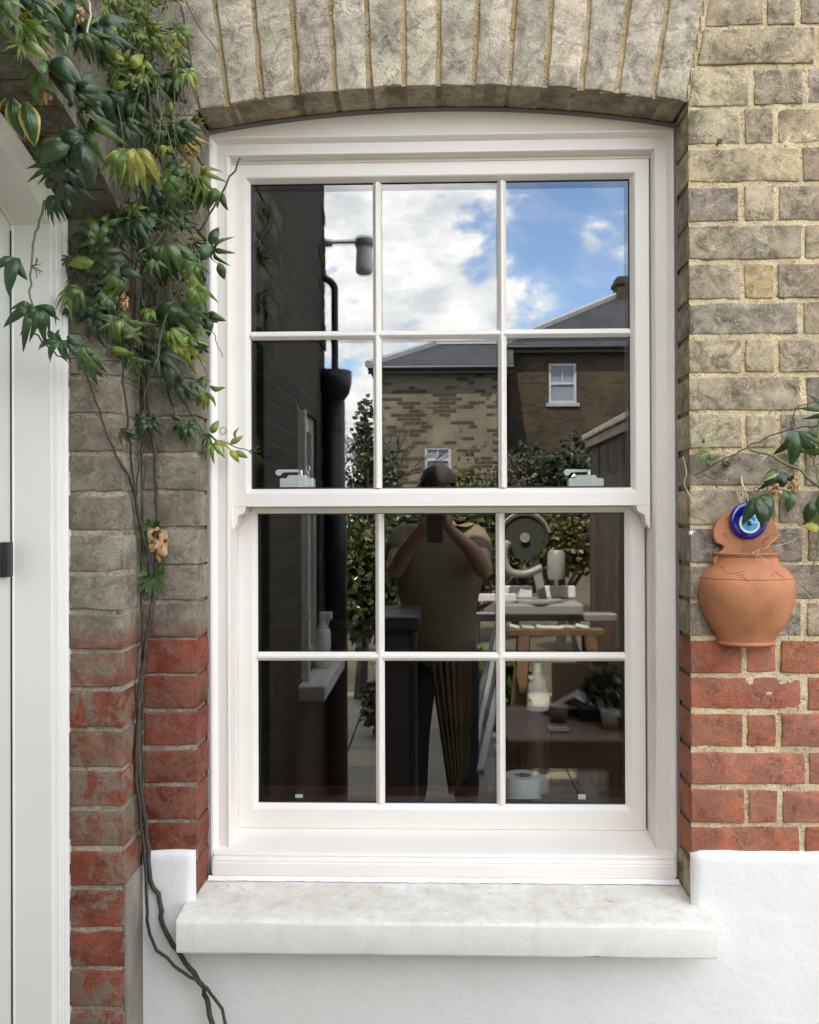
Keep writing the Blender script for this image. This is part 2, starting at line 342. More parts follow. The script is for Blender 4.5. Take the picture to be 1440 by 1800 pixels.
# ------------------------------------------------------------------ bricks
def brick_mesh(corners, depth, to3, jit=.0009, r=.0022, chip=True):
    """one worn brick: four corners (u, v) of its face, depth back into the wall, map (u, v, w) to the world"""
    cu = sum(c[0] for c in corners)/4; cv = sum(c[1] for c in corners)/4
    loop = []
    for i in range(4):
        a, b = Vector(corners[i]), Vector(corners[(i+1) % 4]); L = (b-a).length; n = max(2, int(L/.034))
        e = (b-a)/L; nrm = Vector((-e.y, e.x)); ca = min(.0026*random.uniform(.6, 1.6), L*.2)
        ts = [ca/L]+[j/n for j in range(1, n)]+[1-ca/L]
        for k, t in enumerate(ts):
            d = abs(random.gauss(0, jit))*1.3
            if chip and random.random() < .05: d += random.uniform(.0008, .0024)
            loop.append(a+e*(t*L)+nrm*d)
    n = len(loop); m = MB(); o = []
    tilt = (random.gauss(0, .006), random.gauss(0, .010)); base = random.gauss(0, .0009)
    def w_(p): return base+tilt[0]*(p.x-cu)+tilt[1]*(p.y-cv)
    def shr(p, d):
        v = Vector((cu, cv))-p
        return p+Vector((math.copysign(min(abs(v.x)*.5, d), v.x), math.copysign(min(abs(v.y)*.5, d), v.y)))
    r1, r2, r3 = loop, [shr(p, r*.35) for p in loop], [shr(p, r*random.uniform(.9, 1.5)) for p in loop]
    vs = [to3(p.x, p.y, depth) for p in r1]+[to3(p.x, p.y, w_(p)+r*.9) for p in r1]+[to3(p.x, p.y, w_(p)+r*.25) for p in r2]+[to3(p.x, p.y, w_(p)) for p in r3]
    fs = [tuple(range(n))]
    for k in range(3): fs += [(k*n+j, k*n+(j+1) % n, (k+1)*n+(j+1) % n, (k+1)*n+j) for j in range(n)]
    fs.append(tuple(range(3*n, 4*n)))
    m.add(vs, fs); return m
def front(u, v, w): return (u, w+(.004 if v < -.70 else 0), ZC+v)               # main wall: face at y = 0
def put_brick(corners, depth, to3, material, parent, color, **k):
    return brick_mesh(corners, depth, to3, **k).build('brick', material, parent, color=(*color, 1), auto=50)
def vary(c, a=.15, h=.025):
    f = 1+random.uniform(-a, a); return tuple(max(.01, x*f*(1+random.uniform(-h, h))) for x in c)

wall = empty('brick_wall', (.06, 0, 0), 'weathered yellow stock brick wall with red lower band and white rendered base round the sash window', 'wall')
OX0, OX1, WX, HW = -.428, .555, -.541, .4915         # window opening, face of the side wing
AXC, ASP, ARI = .0625, .817, .042
ARAD = (HW**2+ARI**2)/(2*ARI); AZ = ASP+ARI-ARAD      # segmental arch
def arch_z(x, extra=0):
    return AZ+math.sqrt(max(0, (ARAD+extra)**2-(x-AXC)**2))
def rowz(py): return P(1320, py, 0).z-ZC
# tops of the courses, read down the right hand side
tops = [-208, -142, -84, -16, 50, 120, 190, 260, 327, 395, 464, 531, 596, 662, 728, 795, 861, 928, 994, 1059, 1125, 1190, 1255, 1322, 1389, 1454, 1520, 1588, 1650]
tz = [rowz(t) for t in tops]
J = .0082
stock = [(.36, .285, .195), (.42, .34, .22), (.30, .25, .185), (.48, .385, .24), (.265, .225, .175), (.49, .36, .175)]
redc = [(.42, .135, .07), (.38, .115, .062), (.45, .155, .08), (.40, .14, .09)]
def skew(v, side):
    """edge of the arch at height v"""
    if v < ASP: return (OX0 if side < 0 else OX1)
    k = (P(1241, 0, 0).x-P(1207, 181, 0).x)/(P(1241, 0, 0).z-P(1207, 181, 0).z)
    return (OX1-.003+(v-ASP)*k) if side > 0 else (OX0+.003-(v-ASP)*k*.8)
ARCH_TOP = ASP+.235
for i in range(len(tz)-1):
    v1 = tz[i]; v0 = tz[i+1]+random.uniform(.8, 1.15)*J
    if v0 > v1-.02: continue
    red = 1120 <= tops[i] < 1500
    odd = i % 2
    # right of the window (and over the arch)
    def course(x0a, x0b, xend, seq, left=False):
        """bricks from the left edge (x at v1 = x0a, at v0 = x0b) with lengths seq repeating"""
        x = None; k = 0
        while True:
            L = seq[k % len(seq)]*random.uniform(.985, 1.015)
            a0, a1 = (x0b, x0a) if x is None else (x, x)
            xe = (max(x0a, x0b) if x is None else x)+L
            if xe > xend: break
            jj = J*random.uniform(.75, 1.3)
            yy0, yy1 = v0+random.gauss(0, .0007), v1+random.gauss(0, .0007)
            cs = [(a0, yy0), (xe-jj, yy0+random.gauss(0, .0007)), (xe-jj, yy1), (a1, yy1+random.gauss(0, .0007))]
            if red: c = vary(random.choice(redc), .12)
            else:
                c = vary(random.choices(stock, [3, 3, 2, 2 if v1 > .3 else .7, .9 if v1 < .45 else .15, 1.2 if v1 > .4 else .1])[0], .12)
            put_brick(cs, .1025, front, M_RED if red else M_STOCK, wall, c)
            x = xe; k += 1
    if v0 < ARCH_TOP:
        a, b_ = skew(v1, 1), skew(v0, 1)
        if v0 >= ASP: a += J*.9; b_ += J*.9
        seq = [.228, .108, .222] if tops[i] in (260, 395, 531, 660, 662, 795, 928, 50, 1059, 1190, 1322, 190-330) else [.110, .0665, .222, .111]
        if tops[i] in (120,): seq = [.122, .105, .222, .11]
        if tops[i] in (1125, 1255, 1389): seq = [.1115, .0665, .218, .11]
        if tops[i] == 1454: seq = [.225, .112]
        course(a, b_, 1.75, seq)
        # strip left of the window
        if True:
            a, b_ = skew(v1, -1), skew(v0, -1)
            if v0 >= ASP: a -= J*.8; b_ -= J*.8
            v0 -= J*.3; cs = [(WX+.002, v0), (b_, v0+random.gauss(0, .001)), (a, v1), (WX+.002, v1+random.gauss(0, .001))]
            put_brick(cs, .1025, front, M_REDS if red else M_LEFT, wall, vary((.205, .049, .028) if red else (.245, .21, .155), .14), jit=.0012)
    else:
        course(WX+.002+(.11 if odd else 0), WX+.002+(.11 if odd else 0), 1.75, [.22, .11])
# render band
ren = MB(); RX0, RX1 = WX+.0045, 3.2
cols = [RX0+(OX0-.004-RX0)*i/6 for i in range(7)]+[OX0-.004+(OX1+.002-OX0)*i/60 for i in range(1, 61)]
cols += [cols[-1]+(RX1-cols[-1])*i/130 for i in range(1, 131)]
ZS, RT0, RT1 = ZC-.80, ZC-.672, ZC-.6655
rows = [ZS*j/40 for j in range(41)]+[ZS+(RT0-ZS)*j/12 for j in range(1, 13)]
W = len(cols); NB = 41
for j, z in enumerate(rows):
    for i, x in enumerate(cols):
        e = noise.noise((x*7, 3, z*7))*.0016+noise.noise((x*26, 7, z*26))*.0006
        zz = z
        if j >= NB and i > 66: zz = ZS+(z-ZS)*(RT1-ZS)/(RT0-ZS)
        if j == len(rows)-1: zz += noise.noise((x*14, 0, 1))*.0035+noise.noise((x*60, 0, 2))*.0012
        top = j == len(rows)-1 or (j >= NB and i in (6, 66))
        ren.v.append((x, -.011+e+(.004 if top else 0), zz))
for j in range(len(rows)-1):
    for i in range(W-1):
        if j >= NB-1 and 6 <= i < 66: continue
        ren.f.append((j*W+i, j*W+i+1, (j+1)*W+i+1, (j+1)*W+i))
def lip(idx, y):
    b = len(ren.v); ren.v += [(ren.v[k][0], y, ren.v[k][2]) for k in idx]
    ren.f += [(idx[q], idx[q+1], b+q+1, b+q) for q in range(len(idx)-1)]
TJ = (len(rows)-1)*W
lip([TJ+i for i in range(7)], .006); lip([TJ+i for i in range(66, W)], .006); lip([j*W+6 for j in range(NB-1, len(rows))], .001); lip([j*W+66 for j in range(NB-1, len(rows))], .001)
ro = ren.build('render', M_REND, wall, smooth=True); ro['label'] = 'lumpy white painted render along the foot of the wall'
# mortar bed: a rough sheet just behind the brick faces
def mortar(name, x0, x1, z0, z1, material, base, amp, keep, cell=.0065):
    nx, nz_ = int((x1-x0)/cell), int((z1-z0)/cell); m = MB(); idx = {}; W = nx+1
    for j in range(nz_+1):
        for i in range(nx+1):
            x = x0+(x1-x0)*i/nx; z = z0+(z1-z0)*j/nz_
            y = base+noise.noise((x*38, 1, z*38))*amp+noise.noise((x*120, 5, z*120))*amp*.5
            m.v.append((x, y, ZC+z))
    for j in range(nz_):
        for i in range(nx):
            x = x0+(x1-x0)*(i+.5)/nx; z = z0+(z1-z0)*(j+.5)/nz_
            if keep(x, z): m.f.append((j*W+i, j*W+i+1, (j+1)*W+i+1, (j+1)*W+i))
    return m.build(name, material, wall, smooth=True)
mortar('mortar', OX1+.0015, 1.3, -.68, 1.25, M_MORT, .0029, .0026, lambda x, z: x > skew(z, 1)+.001)
mortar('mortar', WX, OX0-.0015, -.70, 1.25, M_MORTD, .0050, .0032, lambda x, z: x < skew(z, -1)-.001)
mortar('mortar', -.53, .80, ASP-.01, ASP+.3, M_MORTA, .0060, .0030, lambda x, z: z > arch_z(x)+.002 and skew(z, -1)-.004 < x < skew(z, 1)+.004)
# voussoirs of the window arch
arch = MB(); arch.box(AXC-.3, AXC+.3, .02, .098, ZC+ASP+.12, ZC+ASP+.2)
for k in range(60):
    xa, xb = OX0+.004+(OX1-OX0-.008)*k/60, OX0+.004+(OX1-OX0-.008)*(k+1)/60
    za, zb_ = ZC+arch_z(xa)+.0022, ZC+arch_z(xb)+.0022
    arch.add([(xa, .0065, za), (xb, .0065, zb_), (xb, .1, zb_), (xa, .1, za), (xa, .0065, za+.02), (xb, .0065, zb_+.02)], [(0, 1, 2, 3), (0, 4, 5, 1)])
archo = arch.build('arch', M_MORTD, wall); archo['label'] = 'segmental arch of upright greyish bricks over the window'
jb = [(345, 190), (399, 183), (460, 176), (522, 168), (588, 161), (650, 157), (711, 153), (771, 151), (834, 150), (895, 152), (959, 157), (1022, 160), (1086, 166), (1148, 172), (1207, 181)]
jt = [312, 376, 444, 512, 579, 643, 709, 771, 838, 905, 969, 1037, 1106, 1174, 1241]
for i in range(14):
    g = .0042
    def edge(k, s):
        b0 = P(jb[k][0], jb[k][1], 0); t0 = P(jt[k], 0, 0)
        d = Vector((t0.x-b0.x, t0.z-b0.z)); d /= d.y
        return (lambda zz: (b0.x+d.x*(zz-(b0.z-ZC))+s*g*random.uniform(.7, 1.3), zz))
    e0, e1 = edge(i, 1), edge(i+1, -1)
    zb0, zb1 = arch_z(e0(ASP)[0]), arch_z(e1(ASP)[0])
    top0, top1 = arch_z(e0(ARCH_TOP)[0], .222), arch_z(e1(ARCH_TOP)[0], .222)
    cs = [e0(zb0), e1(zb1), e1(top1), e0(top0)]
    c = vary(random.choice([(.55, .47, .355), (.50, .435, .335), (.58, .50, .375), (.46, .40, .31)]), .08)
    put_brick(cs, .097, front, M_ARCH, archo, c, jit=.0012)
# masonry behind and beyond the bricks that show
M_FARB = None
def tex_brick(name, c1, c2, mort, sc=1.0, rows=.075, bw=.225, dark=(.07, .05, .035), axis='XZ', darkness=.35):
    """brickwork too far off to tell single bricks: real brick size, procedural"""
    m = bpy.data.materials.new(name); m.use_nodes = True; nt = m.node_tree; b = nt.nodes['Principled BSDF']
    pos = N(nt, 'ShaderNodeNewGeometry').outputs['Position']; s = N(nt, 'ShaderNodeSeparateXYZ', inp={0: pos})
    v = N(nt, 'ShaderNodeCombineXYZ', inp={0: s.outputs[0 if axis == 'XZ' else 1], 1: s.outputs[2]}).outputs[0]
    def br(c1, c2, mo):
        t = N(nt, 'ShaderNodeTexBrick', inp={0: v, 'Color1': (*c1, 1), 'Color2': (*c2, 1), 'Mortar': (*mo, 1), 'Scale': 1.0, 'Mortar Size': .006, 'Brick Width': bw, 'Row Height': rows, 'Bias': 0.0})
        t.offset = .5; return t
    t = br(c1, c2, mort); k = br((0, 0, 0), (1, 1, 1), (0.0, 0.0, 0.0))
    big = N(nt, 'ShaderNodeTexNoise', inp={0: pos, 'Scale': 1.1, 'Detail': 4.0}).outputs[0]
    bw_ = N(nt, 'ShaderNodeRGBToBW', inp={0: k.outputs[0]}).outputs[0]
    dk = ramp(nt, math_(nt, 'ADD', math_(nt, 'MULTIPLY', bw_, .5), math_(nt, 'MULTIPLY', big, .9)), [(.74, 0.0), (.78, 1.0)])
    c = mix(nt, math_(nt, 'MULTIPLY', dk, darkness), t.outputs[0], dark)
    c = mix(nt, 1.0, c, ramp(nt, N(nt, 'ShaderNodeTexNoise', inp={0: pos, 'Scale': .8, 'Detail': 6.0, 'Roughness': .65}).outputs[0], [(.3, .65), (.7, 1.25)]), 'MULTIPLY')
    nt.links.new(c, b.inputs['Base Color']); b.inputs['Roughness'].default_value = .9
    nt.links.new(N(nt, 'ShaderNodeBump', inp={'Height': t.outputs[1], 'Strength': .6, 'Distance': -.008}).outputs[0], b.inputs['Normal'])
    return m
M_TB = tex_brick('stock_brickwork', (.31, .27, .20), (.38, .33, .23), (.5, .42, .28))
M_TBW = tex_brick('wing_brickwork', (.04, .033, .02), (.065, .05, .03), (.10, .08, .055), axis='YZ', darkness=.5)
core = MB()
core.box(-3.2, OX0-.0075, .012, .24, 0, 4.4)
core.box(OX1+.0075, 3.2, .012, .24, 0, 4.4)
core.box(OX0-.0035, OX1+.0035, .105, .24, ZC+ASP-.006, 4.4)
core.box(OX0-.0035, OX1+.0035, .03, .098, ZC+.872, 4.4)
core.box(OX0-.0035, OX1+.0035, .012, .24, 0, ZC-.84)
c_ = core.build('masonry', M_MORTD, wall)
up = MB(); up.box(-3.2, 3.2, .0, .01, ZC+1.255, 4.4); up.box(1.3, 3.2, .002, .0105, ZC-.66, ZC+1.253)
u_ = up.build('upper_brickwork', M_TB, wall)
# unseen house body and roof, added to keep the sun off wall and room
hb = MB(); hb.box(-3.2, 3.2, .242, 4.6, 4.15, 4.4); hb.box(-3.2, -3.0, .242, 4.6, 0, 4.14); hb.box(3.0, 3.2, .242, 4.6, 0, 4.14); hb.box(-3.2, 3.2, 4.602, 4.8, 0, 4.4)
hb.build('house_shell', M_TB, wall)
rf = MB(); rf.prism([(-.25, 4.402), (5.0, 4.402), (5.0, 4.5), (2.4, 5.3), (-.25, 4.5)], 0, -3.3, 3.3)
rf.build('roof', mat('roof_slate', (.06, .065, .075), .6), wall)

# ------------------------------------------------------------------ side wing with its door (left edge of the photo)
wing = empty('wing_wall', (-.6, -1.3, 0), 'side wing brick wall standing square to the window with an arched doorway', 'wall')
WL = 2.64                                              # how far the wing reaches out
DY0, DY1 = -.10, -.97                                  # door opening along the wing
SPR = .566                                             # springing above the eye
DW = DY0-DY1; DRI = .105; DR = ((DW/2)**2+DRI**2)/(2*DRI); DC = SPR+DRI-DR
def darch(y, e=0): return DC+math.sqrt(max(0, (DR+e)**2-(y-(DY0+DY1)/2)**2))
JD = .110                                              # depth of the brick jamb
lz = [(905-p)/1540*1.65 for p in (378, 448, 519, 590, 661, 728, 797, 868, 938, 1010, 1080, 1148, 1217, 1287, 1358, 1429, 1500, 1570, 1641, 1711, 1782, 1853, 1925)]
def wingf(u, v, w): return (WX-w, -u, ZC+v)            # wing face: u runs out from the main wall
def jambf(u, v, w): return (u, DY0+w, ZC+v)
for i in range(len(lz)-1):
    v1, v0 = lz[i], lz[i+1]+J*random.uniform(.6, 1.1)
    red = i >= 11
    c = vary((.235, .060, .034) if red else (.25, .215, .16), .13)
    if red and random.random() < .35: c = vary((.21, .09, .058), .1)
    o = put_brick([(WX-JD, v0), (WX, v0+random.gauss(0, .001)), (WX, v1), (WX-JD, v1)], .099, jambf, M_REDL if red else M_LEFT, wing, c, jit=.0014)
# arch bricks across the doorway head, joints level with the soffit
nv = 13
for i in range(nv):
    ya, yb = DY0+(DY1-DY0)*i/nv-.002, DY0+(DY1-DY0)*(i+1)/nv+.002
    def ext(y, e):
        r_ = (y-(DY0+DY1)/2)/DR; return (y+r_*e, darch(y)+e*math.sqrt(1-r_*r_))
    a, b_, c2, d = ext(ya, 0), ext(yb, 0), ext(yb, .22), ext(ya, .22)
    m = MB(); ins = .0025
    m.add([(WX, a[0], ZC+a[1]), (WX, b_[0], ZC+b_[1]), (WX, c2[0], ZC+c2[1]), (WX, d[0], ZC+d[1]), (WX-JD, a[0], ZC+a[1]), (WX-JD, b_[0], ZC+b_[1]), (WX-JD, c2[0], ZC+c2[1]), (WX-JD, d[0], ZC+d[1])],
          [(0, 1, 2, 3), (7, 6, 5, 4), (0, 4, 5, 1), (1, 5, 6, 2), (2, 6, 7, 3), (3, 7, 4, 0)])
    m.build('brick', M_LEFT, wing, color=(*vary((.17, .15, .115), .12), 1))
# courses of the wing face above the doorway and between doorway and wall
for i in range(14):
    v0 = SPR+.075*i+.004; v1 = v0+.066; u = .002 if i % 2 else -.11
    while u < 1.2:
        L = .215 if (i % 2) else .215
        a, b_ = max(u, .002), u+L
        ymid = -(a+b_)/2
        lim = darch(ymid, .23) if DY1-.05 < ymid < DY0+.05 else SPR
        if v0 > lim-.01 and not (a < .1 and v0 < SPR+.02) and b_-a > .04:
            put_brick([(a, v0), (b_, v0), (b_, v1), (a, v1)], .1, wingf, M_LEFT, wing, vary((.215, .19, .15), .15))
        u += L+J
wm = MB()
wm.box(WX-.24, WX-.0045, -.0958, .005, 0, 4.3)            # behind the jamb bricks
wm.box(WX-.24, WX-JD+.0, -.0958, -.088, 0, ZC+SPR)
pts = [(DY0-(DW)*k/16, darch(DY0-DW*k/16)+.004) for k in range(17)]
wm.prism([(y, ZC+z) for y, z in pts]+[(DY1, 4.3), (DY0, 4.3)], 0, WX-.24, WX-.006)
# beyond the doorway
WY0, WY1, WZ0, WZ1 = -1.72, -2.34, .82, 2.02           # window in the wing
wb = MB()
wb.box(WX-.24, WX, WY0, DY1, 0, 4.3); wb.box(WX-.24, WX, -WL, WY1, 0, 4.3); wb.box(WX-.24, WX, WY1, WY0, 0, WZ0); wb.box(WX-.24, WX, WY1, WY0, WZ1, 4.3)
wm.build('mortar', M_MORTD, wing)
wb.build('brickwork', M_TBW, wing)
wr = MB(); wr.box(-3.0, WX-.242, -WL, -WL+.02, 0, 4.3); wr.box(-3.0, WX-.242, -.012, .0, 0, 4.3); wr.box(-3.0, WX+.02, -WL, .01, 4.302, 4.38)
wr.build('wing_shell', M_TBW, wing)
for k in range(56):                                     # toothed, weather-worn end of the wing
    z = .02+k*.075
    o = MB().bbox(WX-.10, WX+max(.0015, random.gauss(.004, .004)), -WL-.004-random.uniform(0, .012), -WL+(.105 if k % 2 else .21), z, z+.065, .004).build('brick', M_LEFT, wing, color=(*vary((.06, .05, .034), .25), 1))
# the painted lower end of the return, grey cement
cm_ = MB(); cm_.box(WX-.002, WX+.0035, -.097, -.004, 0, ZC-.70); cm_.build('cement_patch', M_CEM, wing)
# in-wing window seen in the glass
ww = MB(); ww.box(WX-.10, WX-.005, WY0-.055, WY0-.001, WZ0+.001, WZ1-.001); ww.box(WX-.10, WX-.02, WY1+.001, WY1+.05, WZ0+.001, WZ1-.001)
ww.box(WX-.09, WX-.03, WY1+.05, WY0-.055, WZ1-.07, WZ1-.001); ww.box(WX-.09, WX-.03, WY1+.05, WY0-.055, WZ0+.001, WZ0+.07)
ww.box(WX-.02, WX+.03, WY0-.05, WY0-.012, .74, 2.0)
fo = ww.build('window_frame', M_DOORF, wing)
wp = MB(); wp.box(WX-.075, WX-.065, WY1+.05, WY0-.055, WZ0+.07, WZ1-.07); wp.build('pane', mat('brown_dark_pane', (.02, .012, .008), .25), fo)
wsl = MB(); wsl.bbox(WX-.05, WX+.115, WY1-.10, WY0+.09, .735, .80, .008); so_ = wsl.build('stone_sill', M_SILL, wing)

# the doorway's frame and leaf
door = empty('side_door', (-.66, -.53, 0), 'pale painted door in its arched moulded frame at the left edge of the photo', 'door')
fy = DY0-.004
path = [(fy, 0.0), (fy, ZC+SPR-.03)]
na = 14
for k in range(na+1):
    y = fy+(DY1+.004-fy)*k/na; path.append((y, ZC+darch(y)-.004-(.028 if k in (0, na) else 0)*0))
path[1] = (fy, ZC+darch(fy)-.006); del path[2]
path += [(DY1+.004, 0.0)]
sec = [(-.760, 0), (-.646, 0), (-.6445, .002), (-.6445, .0045), (-.6475, .0075), (-.6530, .0085), (-.6540, .0115), (-.6575, .0125), (-.6580, .0155), (-.6640, .0180), (-.6670, .0225), (-.6690, .0240), (-.738, .0250), (-.740, .0265), (-.760, .0265)]
m = MB(); ns = len(sec)
for i, (y, z) in enumerate(path):
    p0 = Vector(path[max(i-1, 0)]); p1 = Vector(path[min(i+1, len(path)-1)]); q = Vector((y, z))
    t0 = (q-p0).normalized() if i else (p1-q).normalized(); t1 = (p1-q).normalized() if i < len(path)-1 else t0
    n0 = Vector((-t0.y, t0.x)); n1_ = Vector((-t1.y, t1.x)); nn = (n0+n1_).normalized(); nn /= max(.4, nn.dot(n0))
    for X, o in sec: m.v.append((X, q.x+nn.x*o, q.y+nn.y*o))
m.f = [(i*ns+j, i*ns+j+1, (i+1)*ns+j+1, (i+1)*ns+j) for i in range(len(path)-1) for j in range(ns-1)]
m.build('door_frame', M_DOORF, door, auto=35)
m = MB(); m.prism([(DY0-.031, .01)]+[(DY0-.031+(DY1-DY0+.062)*k/10, ZC+darch(DY0-.031+(DY1-DY0+.062)*k/10)-.034) for k in range(11)]+[(DY1+.031, .01)], 0, -.79, -.745)
m.build('door_leaf', M_DOOR, door)
m = MB(); m.box(-.7446, -.7418, DY0-.0312, DY0-.0303, .01, ZC+SPR-.03); m.build('gap_shade', M_BLACK, door)  # thin black strip painting the shade in the gap between leaf and frame
m = MB(); a = P(0, 952, -.128); b_ = P(11, 1012, -.128)
m.bbox(-.7445, -.731, -.172, -.1475, b_.z, a.z, .001); m.build('hinge', M_IRON, door, auto=40)
m = MB()
for k in range(90):                                     # old paint and mastic smeared down the joint of frame and brick
    z = .02+k*.0226; m.box(WX-JD-.004-random.uniform(0, .002), WX-JD+random.uniform(.0015, .007), DY0-.0045-random.uniform(0, .002), DY0+.004, z, z+.0226+random.uniform(0, .004))
m.build('paint_bead', mat('lumpy_paint', (.60, .585, .53), .8, bump=(90, 1.0, .006), var=(60, .3)), door)

# ------------------------------------------------------------------ the sash window
win = empty('sash_window', (.0625, .12, ZC-.75), 'cream sliding sash window of twelve panes with run-through horns, reflecting the yard', 'window')
FT = .806                                              # top of the box frame moulding
m = MB()
m.ring(OX0+.001, OX1-.001, ZC-.758, ZC+FT, [(0, .20), (0, .0945), (.002, .0930), (.006, .0935), (.011, .0985), (.0135, .1045), (.0145, .1055), (.0335, .1060), (.0345, .1045), (.0375, .1048), (.0400, .1085), (.0415, .1150), (.0416, .2300)])
m.build('box_frame', M_UPVC, win, auto=28)
SX0, SX1 = -.386, .509
m = MB(); hb_ = []
for k in range(25):
    x = OX0+.001+(OX1-OX0-.002)*k/24; hb_.append((x, ZC+arch_z(x)+.004))
m.prism([(OX1-.001, ZC+FT+.001), (OX0+.001, ZC+FT+.001)]+hb_, 1, .097, .19)
m.build('head_board', M_UPVC, win)
m = MB()
for k in range(40):
    x0 = OX0+(OX1-OX0)*k/40; x1 = OX0+(OX1-OX0)*(k+1)/40
    for x, lst in ((x0, []),): pass
    m.add([(x0, .0925, ZC+arch_z(x0)-.002), (x1, .0925, ZC+arch_z(x1)-.002), (x1, .0965, ZC+arch_z(x1)-.0085), (x0, .0965, ZC+arch_z(x0)-.0085), (x0, .097, ZC+arch_z(x0)+.004), (x1, .097, ZC+arch_z(x1)+.004)],
          [(0, 1, 2, 3), (0, 4, 5, 1)])
for x, s in ((OX0, 1), (OX1, -1)):
    m.prism([(x-s*.003, .088), (x+s*.0035, .0935), (x+s*.0035, .097), (x-s*.003, .097)], 2, ZC-.768, ZC+ASP)
m.build('sealant', M_SEAL, win)
MB().box(OX0+.043, OX1-.043, .126, .168, ZC+.7582, ZC+.768).build('parting_slip', M_UPVC, win)
# upper sash
UB = .0185
us = MB(); us.ring(SX0, SX1, ZC+UB, ZC+.758, [(0, .170), (0, .1285), (.001, .1275), (.0285, .1275), (.0290, .1287), (.0300, .1287), (.0385, .1415), (.0392, .1435), (.0395, .1455)])
# deepen the meeting rail: ring rail is .0395 tall, the real one a little more
us = us.build('upper_sash', M_UPVC, win, auto=25)
ls = MB(); LB = -.690
def ring4(mb, x0, x1, z0, z1, prof, bot=0):
    """like ring, but the bottom rail is taller by bot from the third profile point on"""
    vs = []
    for k, (i, y) in enumerate(prof):
        e = bot if k >= 3 else 0
        vs += [(x0+i, y, z0+i+e), (x1-i, y, z0+i+e), (x1-i, y, z1-i), (x0+i, y, z1-i)]
    mb.add(vs, [(k*4+j, k*4+(j+1) % 4, k*4+4+(j+1) % 4, k*4+4+j) for k in range(len(prof)-1) for j in range(4)])
ring4(ls, SX0+.0008, SX1-.0008, ZC+LB, ZC+.046, [(0, .215), (0, .1765), (.001, .1755), (.0300, .1755), (.0305, .1767), (.0315, .1767), (.0420, .1865), (.0425, .1885), (.0428, .1905)], .0107)
ls = ls.build('lower_sash', M_UPVC, win, auto=25)
def bars(parent, x0, x1, z0, z1, vx, hz, yg, w):
    """astragal bars planted on the glass"""
    pr = [(-w/2, yg), (-w/2, yg-.002), (-w*.17, yg-.0105), (-w*.10, yg-.0115), (w*.10, yg-.0115), (w*.17, yg-.0105), (w/2, yg-.002), (w/2, yg)]
    for x in vx:
        MB().prism([(x+a, b) for a, b in pr], 2, ZC+z0, ZC+z1).build('glazing_bar', M_UPVC, parent)
    pr2 = [(a, b+.0006) for a, b in pr]
    cuts = [x0]+list(vx)+[x1]
    for i in range(3):
        MB().prism([(b, ZC+hz+a) for a, b in pr2], 0, cuts[i], cuts[i+1]).build('glazing_bar', M_UPVC, parent)
    xs = [x0]+list(vx)+[x1]; zs = [z0, hz, z1]
    for j in (1, 0):
        for i in range(3):
            MB().add([(xs[i], yg, ZC+zs[j]), (xs[i+1], yg, ZC+zs[j]), (xs[i+1], yg, ZC+zs[j+1]), (xs[i], yg, ZC+zs[j+1]),
                      (xs[i], yg+.018, ZC+zs[j]), (xs[i+1], yg+.018, ZC+zs[j]), (xs[i+1], yg+.018, ZC+zs[j+1]), (xs[i], yg+.018, ZC+zs[j+1])],
                     [(0, 1, 2, 3), (4, 5, 6, 7)]).build('pane', M_GLASS, parent)
    sp = MB(); sp.ring(x0-.004, x1+.004, ZC+z0-.004, ZC+z1+.004, [(0, yg+.0012), (.0068, yg+.0012), (.0072, yg+.0168), (-.004, yg+.0172)])
    for x in vx: sp.box(x-w*.36, x+w*.36, yg+.003, yg+.015, ZC+z0, ZC+z1)
    sp.box(x0, x1, yg+.0035, yg+.0145, ZC+hz-w*.36, ZC+hz+w*.36)
    sp.build('spacer', M_SPACER, parent)
    gk = MB(); gk.ring(x0-.001, x1+.001, ZC+z0-.001, ZC+z1+.001, [(0, yg-.0035), (.0018, yg-.0022), (.0022, yg-.0002)]); gk.build('gasket', M_SPACER, parent)
bars(us, -.3462, .4692, .058, .7182, (-.0724, .197), .390, GU, .0185)
bars(ls, -.3430, .4660, -.6362, .0030, (-.0715, .1945), -.313, GL, .0195)
# carved horns under the meeting rail
for s, xo in ((1, SX0), (-1, SX1)):
    pr = [(0, 0), (.0295, 0), (.0285, -.003), (.0270, -.009), (.0235, -.0145), (.0185, -.0165), (.0140, -.0180), (.0115, -.0215), (.0105, -.028), (.0095, -.036), (.0070, -.041), (.0045, -.0435), (.0042, -.048), (0, -.048)]
    m = MB(); m.prism([(xo+s*.0002+s*a, ZC+UB+.0005+b) for a, b in pr], 1, .1285, .172)
    m.build('horn', M_UPVC, us, auto=40)
# parting: lower sash top rail hides behind; chrome tilt catches at the bottom of the glass
for px in (526, 1023):
    p = P(px, 1402, .215)
    MB().bbox(p.x-.0085, p.x+.0085, .212, .216, p.z-.012, p.z+.0075, .001).build('sash_lift', M_WHITE, ls, auto=40)
